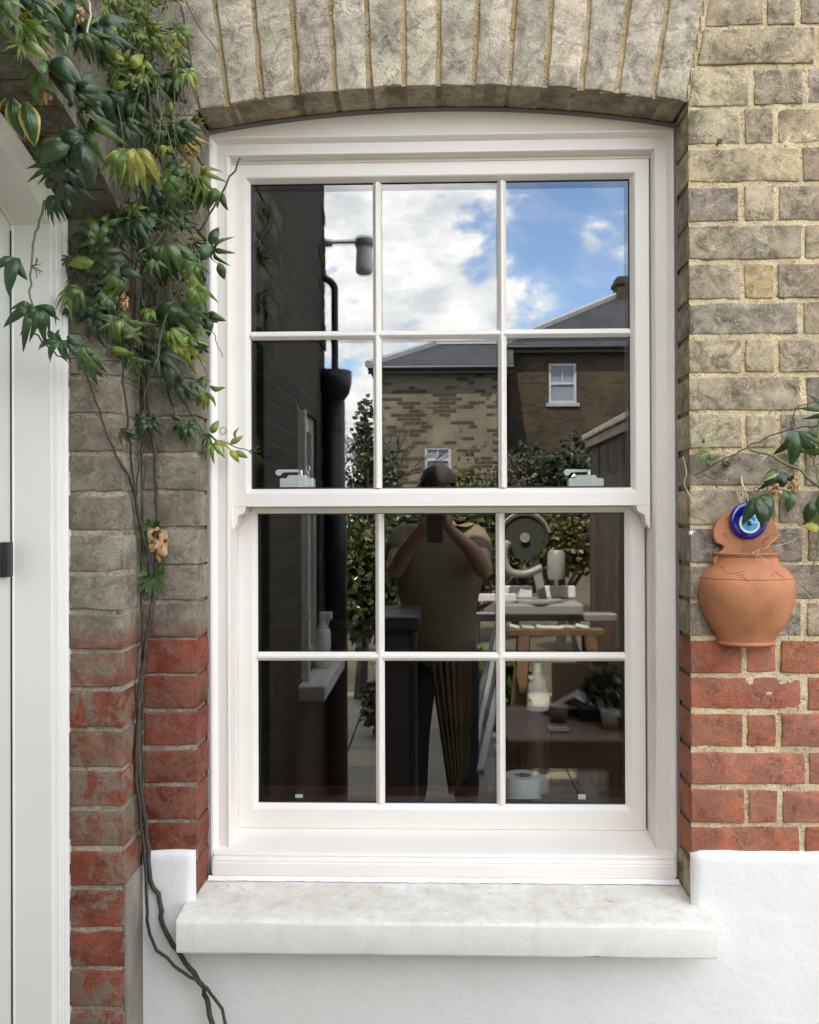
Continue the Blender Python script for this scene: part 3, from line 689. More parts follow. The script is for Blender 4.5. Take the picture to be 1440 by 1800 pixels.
# locks on the meeting rail, inside the upper glass
for k, px in enumerate((523, 1029)):
    p = P(px, 853, .185); b0 = P(px, 853, .185)
    lk = MB(); q = p.z-.004; x = p.x; K = .00125
    lk.prism([(x-30*K, q), (x+31*K, q), (x+31*K, q+14*K), (x+28*K, q+15.5*K), (x+20*K, q+15.5*K), (x+16*K, q+21*K), (x-14*K, q+21*K), (x-19*K, q+15.5*K), (x-28*K, q+15.5*K), (x-30*K, q+14*K)], 1, .176, .198)
    lko = lk.build('sash_lock', M_WHITE, win)
    lv = MB(); z0 = q+22*K
    lv.prism([(x-38*K, z0+2*K), (x-36*K, z0-1*K), (x-31*K, z0-2*K), (x-27*K, z0+1.5*K), (x-25*K, z0+4*K), (x+2*K, z0+4.5*K), (x+2*K, z0+9*K), (x-34*K, z0+9*K), (x-38*K, z0+6*K)], 1, .178, .186)
    lv.build('lever', M_WHITE, lko)
    MB().lathe([(.0, 0), (.006, 0), (.006, .011), (.0, .011)], (x+6*K, .184, q+21*K), 14).build('pivot', M_CHROME, lko, auto=40)
    if k == 0:
        MB().tube([(x+22*K, .18, q+16*K), (x+21*K, .18, q+22*K), (x+17*K, .18, q+30*K), (x+18*K, .18, q+37*K), (x+22*K, .18, q+37*K), (x+23*K, .18, q+30*K), (x+21*K, .18, q+23*K)], .0012, 6).build('key', M_CHROME, lko)
# cill of the window
m = MB()
cp = [(.215, -.7005), (.215, -.689), (.176, -.6905), (.166, -.6935), (.140, -.6965), (.112, -.7050), (.096, -.7085), (.0905, -.7115), (.0880, -.7160), (.0890, -.7190), (.0845, -.7205), (.0810, -.7250), (.0818, -.7275), (.0790, -.7300), (.0780, -.7360), (.0775, -.7540), (.0800, -.7562), (.215, -.757)]
m.prism([(a, ZC+b) for a, b in cp], 0, -.4185, .5455)
m.build('cill', M_UPVC, win, auto=30)
m = MB()
for k in range(48):
    x = -.427+k*.0204; m.add([(x, .074+random.uniform(-.002, .001), ZC-.7635-random.uniform(0, .0015)), (x+.0204, .0735+random.uniform(-.002, .001), ZC-.7635-random.uniform(0, .0015)), (x+.0204, .079, ZC-.7555), (x, .079, ZC-.7555)], [(0, 1, 2, 3)])
m.build('bed_sealant', M_WHITE, win, smooth=True)

# stone sill
m = MB(); SXA, SXB = -.4485, .5790; nS = 70
prof = [(-.001, -.842), (-.0795, -.8395), (-.0808, -.8380), (-.0815, -.8350), (-.0815, -.7835), (-.0808, -.7795), (-.0780, -.7768), (-.060, -.7745), (.02, -.7690), (.105, -.7640)]
W = len(prof)
for k in range(nS+1):
    x = SXA+(SXB-SXA)*k/nS; ed = .0015 if k in (0, nS) else 0
    for j, (y, z) in enumerate(prof):
        e = noise.noise((x*11, j*.7, 3))*.0007
        if j in (1, 2): e += max(0, noise.noise((x*19, 4, 9))-.38)*.03+max(0, noise.noise((x*55, 1, 2))-.45)*.012
        if j in (5, 6): e -= max(0, noise.noise((x*31, 8, 4))-.3)*.006
        m.v.append((x, y+ed+abs(e)*.3, ZC+z+e))
m.f = [(k*W+j, k*W+j+1, (k+1)*W+j+1, (k+1)*W+j) for k in range(nS) for j in range(W-1)]+[tuple(range(W)), tuple(range(nS*W, (nS+1)*W))]
sill = m.build('window_sill', M_SILL, None, auto=40)
# only the horns pass the opening; the part inside the reveals keeps clear of the bricks
tag(sill, 'long off-white painted stone sill with stained top and chipped lower edge under the sash window', 'window sill')

# ------------------------------------------------------------------ climbing plants
def leaf_src(lobes, bulge, fold, seed, curl=0.0):
    r = random.Random(seed); m = MB(); uvs = []; S = 7
    for (ang, ln, wd) in lobes:
        a = math.radians(ang+r.uniform(-5, 5)); ln *= r.uniform(.82, 1.1); wd *= .84*r.uniform(.85, 1.12) if len(lobes) > 1 else 1; dx, dz = math.sin(a), math.cos(a); px_, pz = dz, -dx
        b = len(m.v); bend = r.uniform(-.12, .12); bl = bulge*r.uniform(.7, 1.3); tw = r.uniform(-.25, .25)
        for k in range(S+1):
            s = k/S; wv = wd*(math.sin(math.pi*min(1, s**.85))**.75)*(1-.25*s) if 0 < k < S else (.02 if k == 0 else .004)
            cx = dx*ln*s+px_*bend*s*s; cz = dz*ln*s+pz*bend*s*s
            y = -bl*math.sin(math.pi*s*.9)*.5+bl*.55*s*s*1.6
            if curl: cz -= 0; sh = 1-curl*s*s; cx *= sh; cz *= sh; y += curl*s*s*.5
            rip = math.sin(s*9+seed)*.03
            for e in (-1, -.5, 0, .5, 1):
                m.v.append((cx+px_*wv*e, y+fold*wv*abs(e)**1.5+tw*wv*e*s+rip*abs(e), cz+pz*wv*e)); uvs.append((.5+e*.5, s))
        for k in range(S):
            for e in range(4): m.f.append((b+k*5+e, b+k*5+e+1, b+k*5+e+6, b+k*5+e+5))
    me = bpy.data.meshes.new('leaf'); me.from_pydata(m.v, [], m.f); me.materials.append(M_LEAF)
    ul = me.uv_layers.new(name='UVMap')
    for li, lp in enumerate(me.loops): ul.data[li].uv = uvs[lp.vertex_index]
    me.polygons.foreach_set('use_smooth', [True]*len(me.polygons))
    return me
LEAVES = {
    'palm': [leaf_src([(0, 1, .175), (40, .93, .165), (-40, .93, .165), (86, .62, .13), (-86, .62, .13)], .55, .4, k) for k in range(4)],
    'droop': [leaf_src([(0, 1, .19), (22, .97, .175), (-22, .97, .175), (46, .85, .15), (-46, .85, .15)], .95, .55, 10+k) for k in range(4)],
    'closed': [leaf_src([(0, 1, .20), (13, .97, .19), (-13, .97, .19), (28, .85, .15), (-28, .85, .15)], .95, .6, 20+k) for k in range(3)],
    'tri': [leaf_src([(0, 1, .25), (48, .8, .21), (-48, .8, .21)], .45, .35, 30+k) for k in range(3)],
    'fine': [leaf_src([(0, 1, .09), (30, .95, .085), (-30, .95, .085), (62, .75, .075), (-62, .75, .075)], .25, .2, 40+k) for k in range(3)],
    'single': [leaf_src([(0, 1, .25)], .4, .55, 50+k) for k in range(4)],
    'curl': [leaf_src([(0, 1, .30), (38, 1, .28), (-38, 1, .28), (80, .9, .25), (-80, .9, .25)], 1.3, 1.1, 60+k, .75) for k in range(2)],
}
TONE = {'d': (0.033, 0.079, 0.026), 'b': (0.033, 0.072, 0.038), 'm': (0.070, 0.134, 0.031), 'l': (0.166, 0.243, 0.041), 'y': (0.269, 0.282, 0.051), 'Y': (0.435, 0.346, 0.064), 'k': (0.020, 0.049, 0.019)}
def put_leaf(plant, px, py, size, ang, kind, y, tone, edge=1.0, tilt=None):
    """base of the leaf at the photo's px, py and depth y; ang is where its tip points (0 right, 90 up)"""
    if px < 345: y = min(y, surf(px, py)-.006)
    p = P(px, py, y); s = size/FPX*(1.75+y)
    t = tilt if tilt else (random.gauss(.15, .3), random.gauss(0, .35))
    M = Matrix.Translation(p) @ Matrix.Rotation(math.radians(90-ang), 4, 'Y') @ Matrix.Rotation(t[0], 4, 'X') @ Matrix.Rotation(t[1], 4, 'Z') @ Matrix.Diagonal((s, s, s, 1))
    me = random.choice(LEAVES[kind]); o = bpy.data.objects.new('leaf', me); COL.objects.link(o); o.parent = plant
    o.matrix_parent_inverse = plant.matrix_basis.inverted(); o.matrix_basis = M
    c = TONE[tone]; f = random.uniform(.75, 1.3)
    o.color = (c[0]*f*random.uniform(.85, 1.2), c[1]*f, c[2]*f*random.uniform(.8, 1.2), edge); return o
def surf(px, py=999):
    """how far out the brickwork stands at this place across the left of the photo"""
    if px < 206 and py < 40+px*1.52: return .592*FPX/(765-px)-1.75-.016      # face of the wing over its arch
    if px < 112: return -.145
    if px < 218: return -.112
    if px < 252: return -.108*(252-px)/34-.010
    return -.008
def smooth_path(pts, k=4):
    out = []; n = len(pts)
    for i in range(n-1):
        p0, p1, p2, p3 = pts[max(i-1, 0)], pts[i], pts[i+1], pts[min(i+2, n-1)]
        for j in range(k):
            t = j/k; out.append(.5*((2*p1)+(p2-p0)*t+(2*p0-5*p1+4*p2-p3)*t*t+(3*p1-p0-3*p2+p3)*t**3))
    out.append(pts[-1]); return out
def stem(plant, pts, r0, r1, material=None, name='stem', wig=.0015):
    if pts[0][0] < 700: pts = [(a, b, min(c, surf(a)) if a < 345 and b > 150 else c) for a, b, c in pts]
    q = [P(*p) for p in pts]; q = smooth_path(q)
    q = [v+Vector((random.gauss(0, wig), random.gauss(0, wig*.5), random.gauss(0, wig))) for v in q]
    n = len(q); return MB().tube(q, [r0+(r1-r0)*i/(n-1) for i in range(n)], 7).build(name, material or M_STEM, plant, smooth=True)
vine = empty('climbing_vine', P(380, 1790, -.03), 'big passion flower vine hanging over the door corner and left window edge', 'climbing plant')
S_ = lambda *a, **k: stem(vine, *a, **k)
S_([(382, 1830, -.04), (366, 1770, -.035), (350, 1725, -.03), (318, 1680, -.025), (292, 1640, -.022), (280, 1585, -.02), (262, 1530, -.02), (254, 1450, -.02), (243, 1350, -.025), (243, 1250, -.025), (254, 1150, -.025), (267, 1080, -.022), (271, 1030, -.02)], .0053, .0042)
S_([(410, 1830, -.04), (380, 1760, -.04), (345, 1722, -.04), (322, 1710, -.04), (292, 1682, -.035), (272, 1664, -.03), (259, 1620, -.03), (256, 1550, -.03), (250, 1470, -.03), (241, 1390, -.035), (240, 1300, -.035), (247, 1200, -.035), (258, 1120, -.03), (268, 1060, -.03)], .0033, .003)
S_([(271, 1035, -.02), (262, 985, -.03), (247, 930, -.035), (238, 880, -.04), (228, 840, -.045), (205, 800, -.06), (178, 735, -.10), (163, 690, -.13), (157, 668, -.14)], .0036, .0016)
S_([(272, 1030, -.02), (276, 960, -.02), (275, 880, -.02), (271, 800, -.02), (262, 720, -.02), (257, 640, -.03), (252, 560, -.04), (250, 470, -.05), (262, 380, -.06), (272, 280, -.07), (262, 190, -.08), (250, 90, -.08), (236, -20, -.08)], .0036, .0030)
S_([(270, 1010, -.025), (258, 960, -.03), (240, 880, -.03), (229, 780, -.04), (219, 690, -.05), (214, 620, -.06), (206, 550, -.08), (200, 470, -.10), (205, 380, -.12), (190, 300, -.14)], .0026, .0016)
S_([(240, 870, -.03), (246, 800, -.03), (255, 740, -.03), (250, 660, -.03), (240, 600, -.04), (238, 500, -.05), (244, 400, -.07), (238, 300, -.1)], .0022, .0014)
S_([(247, 690, -.02), (238, 640, -.03), (225, 560, -.04), (180, 470, -.08), (165, 430, -.1)], .0014, .001, M_GSTEM)
S_([(80, 350, -.30), (66, 400, -.30), (56, 440, -.30), (54, 500, -.30), (56, 540, -.30)], .0021, .0016, M_GSTEM)
S_([(58, 585, -.29), (75, 600, -.28), (95, 620, -.27), (120, 632, -.22), (140, 630, -.18), (200, 636, -.1), (245, 620, -.06)], .0015, .0012)
S_([(158, 0, -.36), (156, 40, -.36), (146, 96, -.36)], .0020, .0016, M_STRAW)
S_([(252, 90, -.09), (262, 170, -.10), (266, 240, -.10), (275, 268, -.10), (300, 282, -.09)], .0018, .0012, M_GSTEM)
S_([(275, 280, -.10), (292, 350, -.10), (312, 388, -.09)], .0016, .0013, M_GSTEM)
S_([(300, 150, -.06), (330, 210, -.05), (352, 255, -.02), (360, 300, 0), (358, 345, .03)], .0011, .0008, M_GSTEM)
S_([(422, 277, -.02), (398, 325, -.02), (376, 365, -.02), (352, 405, -.03)], .0018, .0022)
S_([(318, 690, -.01), (345, 740, 0), (365, 765, .03), (390, 775, .05), (415, 785, .06), (440, 793, .07)], .0013, .0010)
S_([(360, 555, 0), (376, 590, .02), (391, 628, .03)], .001, .0008)
S_([(247, 590, -.05), (275, 560, -.06), (296, 525, -.07), (308, 490, -.08)], .0015, .0012, M_GSTEM)
S_([(297, 680, -.01), (308, 730, -.01), (330, 755, .0), (362, 765, .02)], .0012, .001)
for k in range(44):                                     # tangle of thin stems in the upper mass
    x0, y0 = random.uniform(175, 330), random.uniform(-40, 180); x1 = x0+random.uniform(-50, 60); y1 = y0+random.uniform(90, 220)
    d = random.uniform(-.16, -.04)
    S_([(x0, y0, d), (x0*.6+x1*.4+random.uniform(-25, 25), y0*.6+y1*.4, d-.02), (x1, y1, d)], random.uniform(.0008, .0017), .0008, random.choice([M_GSTEM, M_STEM, M_GSTEM, M_STRAW if k < 4 else M_GSTEM]))
for k in range(30):
    x0, y0 = random.uniform(205, 360), random.uniform(300, 560); x1 = x0+random.uniform(-60, 60); y1 = y0+random.uniform(60, 160)
    d = random.uniform(-.1, -.02)
    S_([(x0, y0, d), ((x0+x1)/2+random.uniform(-25, 25), (y0+y1)/2, d-.015), (x1, y1, d)], random.uniform(.0008, .0014), .0007, random.choice([M_GSTEM, M_STEM]))
def tendril(plant, px, py, y, r=8, turns=2.2, material=None):
    pts = [(px+r*(1-.5*t/20)*math.cos(t/20*turns*6.28), py+r*(1-.5*t/20)*math.sin(t/20*turns*6.28), y-.004*t/20) for t in range(21)]
    q = [P(*p) for p in pts]; MB().tube(q, .0005, 5).build('tendril', material or M_GSTEM, plant, smooth=True)
for a in ((360, 254, -.01), (392, 757, .05), (262, 420, -.1), (300, 590, -.07), (190, 90, -.2), (280, 330, -.1)): tendril(vine, *a)
L_ = lambda *a, **k: put_leaf(vine, *a, **k)
hero = [  # px, py of the leaf base, length px, direction of the tip, kind, depth, tone, edge (1 none, 0 yellow rim)
 (92, 104, 80, -50, 'single', -.42, 'd', .9), (92, 104, 82, -28, 'single', -.43, 'b', .7), (90, 104, 62, 195, 'single', -.42, 'd', .8), (98, 108, 90, -72, 'single', -.40, 'k', 1), (88, 100, 48, 220, 'tri', -.41, 'm', 1),
 (22, 172, 82, -96, 'single', -.45, 'd', 0), (44, 178, 92, -75, 'single', -.45, 'd', .1), (8, 170, 40, -120, 'single', -.44, 'd', .2), (40, 75, 55, -30, 'single', -.42, 'l', .6),
 (122, 256, 72, 200, 'single', -.38, 'd', 1), (128, 252, 98, -82, 'single', -.37, 'k', 1), (135, 246, 95, -60, 'single', -.36, 'b', 1), (122, 252, 45, 120, 'single', -.36, 'd', 1), (140, 225, 60, -115, 'tri', -.33, 'b', 1),
 (96, 300, 48, 170, 'droop', -.33, 'd', 1), (98, 322, 52, 175, 'single', -.33, 'd', 1), (96, 322, 45, -20, 'single', -.32, 'd', 1), (104, 345, 52, -115, 'closed', -.31, 'd', 1), (112, 345, 38, -70, 'single', -.3, 'd', 1),
 (24, 452, 45, 215, 'single', -.34, 'b', 1), (28, 452, 72, -105, 'single', -.35, 'b', 1), (26, 452, 55, -70, 'single', -.34, 'd', 1),
 (58, 540, 78, -100, 'palm', -.30, 'd', 1), (62, 538, 60, -70, 'droop', -.30, 'd', 1), (108, 600, 60, 190, 'palm', -.26, 'd', 1), (118, 598, 45, -60, 'palm', -.25, 'd', 1),
 (158, 616, 72, -92, 'closed', -.17, 'd', 1), (152, 612, 62, -96, 'droop', -.16, 'm', .5),
 (172, 425, 70, 100, 'palm', -.14, 'm', 1), (176, 432, 58, 160, 'palm', -.13, 'm', 1), (165, 462, 70, 178, 'single', -.15, 'l', 1), (180, 450, 55, -20, 'palm', -.13, 'd', 1), (210, 470, 60, -40, 'single', -.12, 'd', 1), (190, 470, 50, -80, 'tri', -.13, 'd', 1),
 (140, 505, 55, -120, 'droop', -.15, 'm', 1), (132, 520, 48, 200, 'droop', -.14, 'l', 1), (150, 530, 55, -60, 'tri', -.13, 'd', 1), (178, 510, 50, -70, 'single', -.13, 'l', 1), (165, 560, 60, -75, 'palm', -.1, 'k', 1),
 (292, 432, 78, -100, 'droop', -.12, 'd', 1), (296, 432, 72, -62, 'droop', -.12, 'm', 1), (300, 440, 55, -150, 'droop', -.11, 'd', 1), (345, 455, 60, 40, 'single', -.06, 'd', 1), (348, 462, 72, 195, 'palm', -.08, 'd', 1), (378, 440, 48, -20, 'palm', -.04, 'm', 1), (385, 462, 45, -70, 'single', -.03, 'm', 1), (370, 430, 50, 70, 'single', -.03, 'd', 1),
 (312, 532, 74, -108, 'droop', -.09, 'd', 1), (318, 532, 72, -70, 'droop', -.09, 'd', 1), (305, 600, 60, -40, 'droop', -.06, 'y', 1), (330, 605, 62, -85, 'palm', -.05, 'y', 1), (335, 590, 50, -20, 'palm', -.05, 'l', 1),
 (358, 552, 42, -20, 'single', .0, 'k', 1), (362, 552, 58, -68, 'single', .0, 'k', 1), (364, 550, 46, -35, 'single', .0, 'd', .7), (355, 545, 30, 150, 'single', .0, 'k', 1),
 (280, 625, 68, -35, 'palm', -.06, 'b', 1), (285, 630, 78, -60, 'single', -.06, 'b', 1), (272, 622, 55, 170, 'palm', -.05, 'k', 1), (312, 665, 62, -80, 'palm', -.03, 'b', 1), (330, 680, 40, -40, 'tri', -.02, 'd', 1),
 (212, 560, 68, -95, 'droop', -.10, 'm', .5), (222, 562, 60, -70, 'droop', -.10, 'm', .8), (205, 566, 50, -130, 'tri', -.1, 'd', .6), (195, 612, 48, -20, 'single', -.1, 'l', .9), (225, 612, 52, -100, 'tri', -.09, 'd', 1),
 (338, 310, 52, -100, 'palm', -.04, 'm', 1), (342, 308, 58, -60, 'droop', -.04, 'l', 1), (350, 330, 55, -110, 'droop', -.02, 'm', 1), (378, 330, 46, -98, 'closed', -.02, 'm', 1), (390, 340, 38, -75, 'single', -.01, 'm', 1),
 (362, 690, 38, -100, 'droop', 0, 'l', 1), (368, 680, 35, -20, 'single', .01, 'l', 1), (350, 665, 35, -60, 'tri', 0, 'm', 1),
 (222, 757, 40, -110, 'palm', -.05, 'k', 1), (226, 757, 35, -60, 'palm', -.05, 'b', 1), (262, 740, 46, -110, 'palm', -.03, 'b', 1), (268, 735, 42, -70, 'palm', -.03, 'd', 1), (258, 732, 36, 170, 'palm', -.03, 'd', 1),
 (325, 745, 42, -110, 'tri', -.01, 'd', 1), (330, 748, 45, -60, 'palm', -.01, 'd', 1), (318, 738, 30, 160, 'single', -.01, 'd', 1),
 (368, 762, 42, -100, 'fine', .03, 'm', 1), (372, 762, 38, 70, 'single', .03, 'l', 1), (376, 780, 42, -95, 'palm', .04, 'l', 1), (388, 775, 40, -75, 'fine', .04, 'y', 1), (405, 780, 30, 30, 'single', .05, 'l', 1), (412, 770, 26, 75, 'single', .05, 'y', 1), (405, 790, 34, -60, 'single', .05, 'y', 1), (412, 793, 30, -25, 'single', .05, 'l', 1),
 (216, 264, 78, -104, 'closed', -.25, 'l', 0), (240, 264, 74, -78, 'droop', -.24, 'y', .1), (226, 262, 70, -92, 'closed', -.23, 'm', 0),
 (178, 395, 60, -30, 'palm', -.1, 'm', 1), (235, 385, 62, -60, 'palm', -.12, 'd', 1), (232, 372, 40, 20, 'tri', -.12, 'l', 1), (268, 335, 60, -80, 'palm', -.11, 'd', 1), (275, 390, 50, 160, 'tri', -.1, 'm', 1),
 (315, 215, 66, -70, 'droop', -.08, 'd', 1), (302, 235, 60, -110, 'palm', -.08, 'b', 1), (325, 245, 50, -80, 'droop', -.06, 'Y', .4), (212, 115, 45, 40, 'tri', -.16, 'l', 1), (225, 125, 60, -45, 'palm', -.16, 'm', 1), (238, 75, 55, -50, 'palm', -.14, 'l', 1), (262, 60, 45, 20, 'palm', -.13, 'l', 1), (205, 60, 60, -100, 'droop', -.15, 'd', 1),
 (200, 145, 80, -80, 'palm', -.15, 'b', 1), (175, 160, 85, -70, 'single', -.2, 'k', 1), (235, 175, 75, -95, 'droop', -.14, 'd', 1), (258, 160, 65, -60, 'palm', -.12, 'b', 1), (100, 10, 90, -60, 'single', -.3, 'k', 1), (120, 0, 80, -90, 'palm', -.28, 'd', 1)]
for h in hero: L_(h[0], h[1], h[2]*(.9 if h[0] < 130 else .82), *h[3:7], edge=h[7])
def fill(n, x0, x1, y0, y1, s0, s1, kinds, tones, d0, d1, keep=None):
    k = 0
    while k < n:
        x, y = random.uniform(x0, x1), random.uniform(y0, y1)
        if keep and not keep(x, y): continue
        k += 1
        L_(x, y, random.uniform(s0, s1), random.gauss(-85, 55), random.choice(kinds), random.uniform(d0, d1), random.choice(tones), edge=random.choice([1, 1, 1, .7]))
fill(40, 165, 318, -40, 110, 22, 43, ['palm', 'tri', 'fine', 'fine'], 'llmmyml', -.2, -.06)
fill(24, 165, 330, 100, 330, 26, 52, ['palm', 'droop', 'tri', 'single'], 'dbkdmdl', -.17, -.05, lambda x, y: x > 165+(y-100)*.2)
fill(16, 95, 180, 40, 250, 39, 74, ['single', 'droop', 'tri', 'palm'], 'dkbm', -.3, -.2)
fill(9, 55, 150, 150, 330, 39, 66, ['single', 'droop', 'tri'], 'dkdb', -.38, -.28)
fill(9, 40, 150, -20, 70, 35, 62, ['palm', 'droop', 'single'], 'dmkd', -.38, -.3)
fill(10, 180, 330, -20, 200, 28, 50, ['palm', 'fine', 'single'], 'lyml', -.24, -.14)
fill(5, 120, 370, 330, 640, 30, 50, ['droop', 'palm', 'tri'], 'dmdl', -.13, -.05)
fill(8, 200, 360, 300, 560, 28, 48, ['droop', 'palm'], 'mlm', -.15, -.08)
fill(13, 230, 340, 320, 480, 28, 48, ['palm', 'droop', 'tri'], 'dmkdb', -.12, -.05)
fill(13, 170, 350, 470, 640, 27, 47, ['palm', 'droop', 'tri', 'single'], 'dmkdl', -.1, -.04)
fill(14, 0, 130, -20, 130, 38, 66, ['palm', 'tri', 'fine'], 'mdlm', -.42, -.3)
fill(16, -10, 75, -20, 90, 23, 43, ['fine', 'fine', 'palm'], 'mdml', -.42, -.34)
fill(6, 20, 75, 130, 160, 20, 35, ['fine'], 'lm', -.4, -.36)
# the countless small leaves and shoots between them
class _Bag:
    pass
def small_leaves(name, n, regions, tone, smin, smax):
    m = MB(); uv = []
    for k in range(n):
        x0, x1, y0, y1, d0, d1 = random.choice(regions); xx = random.uniform(x0, x1); p = P(xx, random.uniform(y0, y1), min(random.uniform(d0, d1), surf(xx)-.004))
        me = random.choice(LEAVES[random.choice(['fine', 'palm', 'tri', 'fine'])]); s_ = random.uniform(smin, smax)/FPX*1.62
        M = Matrix.Translation(p) @ Matrix.Rotation(math.radians(90-random.gauss(-80, 70)), 4, 'Y') @ Matrix.Rotation(random.gauss(.1, .5), 4, 'X') @ Matrix.Rotation(random.gauss(0, .5), 4, 'Z') @ Matrix.Diagonal((s_, s_, s_, 1))
        m.add([M @ v.co for v in me.vertices], [list(f.vertices) for f in me.polygons])
        ul = me.uv_layers[0].data
        uv += [tuple(ul[li].uv) for f in me.polygons for li in f.loop_indices]
    me = bpy.data.meshes.new(name); me.from_pydata(m.v, [], m.f); me.materials.append(M_LEAF); u = me.uv_layers.new(name='UVMap')
    for li, c in enumerate(uv): u.data[li].uv = c
    me.polygons.foreach_set('use_smooth', [True]*len(me.polygons))
    o = bpy.data.objects.new(name, me); COL.objects.link(o); o.parent = vine; o.matrix_parent_inverse = vine.matrix_basis.inverted(); o['kind'] = 'stuff'; o.color = (*tone, 1)
small_leaves('small_leaves', 90, [(165, 330, -30, 150, -.2, -.05), (165, 330, -30, 150, -.2, -.05), (250, 345, 150, 330, -.12, -.04)], (.12, .15, .03), 14, 30)
small_leaves('small_leaves', 110, [(150, 330, 0, 330, -.14, -.03), (150, 360, 330, 640, -.08, -.02), (110, 230, 400, 560, -.1, -.05)], (.03, .055, .018), 16, 34)
small_leaves('small_leaves', 50, [(190, 340, 60, 330, -.16, -.05), (230, 360, 330, 620, -.09, -.02)], (.17, .13, .05), 10, 22)
def crumple(plant, px, py, y, r, material=M_DRY, name='dry_leaf', n=60):
    m = MB(); c = P(px, py, y)
    bm = bmesh.new(); bmesh.ops.create_icosphere(bm, subdivisions=3, radius=r)
    sd_ = random.uniform(0, 50)
    for v in bm.verts:
        q = v.co.normalized(); e = noise.noise(q*2.3+Vector((sd_, 0, 0)))*.9+noise.noise(q*5+Vector((0, sd_, 0)))*.55
        v.co = Vector((q.x*.62, q.y*.45, q.z*1.2))*r*(1+e)
    bmesh.ops.delete(bm, geom=[f for f in bm.faces if noise.noise(f.calc_center_median()/r*2+Vector((0, 0, sd_))) > .16], context='FACES')
    m.bm(bm, Matrix.Translation(c)); return m.build(name, material, plant, smooth=True)
crumple(vine, 278, 955, -.03, .024)
crumple(vine, 14, 52, -.42, .018); crumple(vine, 20, 68, -.42, .014); crumple(vine, 140, 24, -.36, .012); crumple(vine, 340, 255, -.05, .016); crumple(vine, 216, 530, -.11, .013); crumple(vine, 80, 168, -.4, .012)
for (x, y, d) in ((437, 793, .06), (55, 468, -.31)):
    m = MB()
    for k in range(7):
        a = random.uniform(-.7, .7); q = [(x, y, d), (x+9*math.cos(a), y+9*math.sin(a)+2, d-.004), (x+20*math.cos(a*1.3)*random.uniform(.6, 1.2), y+20*math.sin(a*1.3)+random.uniform(-2, 8), d)]
        m.tube([P(*t) for t in q], .0007, 4)
    m.build('dried_tendril', M_STEM, vine)

# little ferns rooted in the joints
def fern(px, py, y, n, s0, s1, label, spread=360, a0=0):
    f = empty('wall_fern', P(px, py, y), label, 'fern')
    for k in range(n):
        a = math.radians(a0+spread*k/n+random.uniform(-12, 12)); ln = random.uniform(s0, s1)/FPX*1.7; m = MB(); c = P(px+random.uniform(-8, 8), py+random.uniform(-6, 6), y-random.uniform(0, .012))
        d = Vector((math.cos(a), -random.uniform(.1, .6), math.sin(a))).normalized(); s_ = d.cross(Vector((0, 1, 0))).normalized()
        for j in range(1, 9):
            t = j/9; o = c+d*ln*t+Vector((0, 0, -ln*.3*t*t))
            for e in (-1, 1):
                w_ = ln*.30*(1-t*.8)
                tip = o+s_*e*w_+d*w_*.35; u = d*ln*.055
                m.add([o-u, o+u, tip+u*.3+Vector((0, -.001, 0)), tip-u*.6], [(0, 1, 2, 3)])
        m.tube([c, c+d*ln*.5+Vector((0, 0, -ln*.075)), c+d*ln+Vector((0, 0, -ln*.3))], [.0006, .0005, .0003], 4)
        m.build('frond', M_FERN, f)
M_FERN = mat('fern_green', (.045, .115, .018), .55, var=(60, .4))
fern(272, 1012, -.012, 15, 18, 36, 'bright green little fern below the brown crumpled leaf, growing from the brick joint')
fern(264, 930, -.012, 12, 16, 30, 'small green fern beside the vine stem just above the brown crumpled leaf')

# right hand climber
rv = empty('climbing_vine', P(1440, 860, -.02), 'sparse passion flower stems with dark drooping leaves reaching in over the terracotta wall pot', 'climbing plant')
T_ = lambda *a, **k: stem(rv, *a, **k)
T_([(1500, 905, -.02), (1437, 855, -.035), (1398, 821, -.045), (1346, 798, -.045), (1314, 790, -.04)], .0033, .0022, M_GSTEM)
T_([(1480, 730, -.02), (1440, 748, -.03), (1400, 752, -.035), (1355, 766, -.035), (1312, 788, -.03), (1270, 812, -.02), (1222, 834, -.006)], .0016, .0010)
T_([(1500, 720, -.02), (1470, 730, -.03), (1415, 765, -.03), (1400, 800, -.03)], .0016, .0012, M_GSTEM)
T_([(1396, 748, -.04), (1406, 768, -.045), (1425, 790, -.05), (1436, 825, -.05), (1441, 880, -.05), (1437, 960, -.045), (1425, 1010, -.04)], .0020, .0012, M_GSTEM)
T_([(1445, 700, -.03), (1438, 760, -.05), (1446, 830, -.05), (1440, 905, -.05)], .0018, .0014, M_GSTEM)
T_([(1396, 748, -.03), (1396, 720, -.03), (1410, 712, -.03), (1440, 705, -.03)], .0012, .0009)
T_([(1346, 798, -.04), (1340, 812, -.02), (1330, 834, -.008)], .0008, .0006, M_STRAW)
T_([(1404, 823, -.04), (1385, 822, -.04), (1365, 822, -.04), (1352, 806, -.04)], .0009, .0006, M_GSTEM)
T_([(1336, 863, -.03), (1318, 862, -.03), (1296, 858, -.02)], .0010, .0010, M_STRAW)
for a in ((1330, 860, -.035), (1345, 858, -.035), (1272, 838, -.02), (1380, 870, -.04), (1400, 800, -.04)): tendril(rv, *a, r=6)
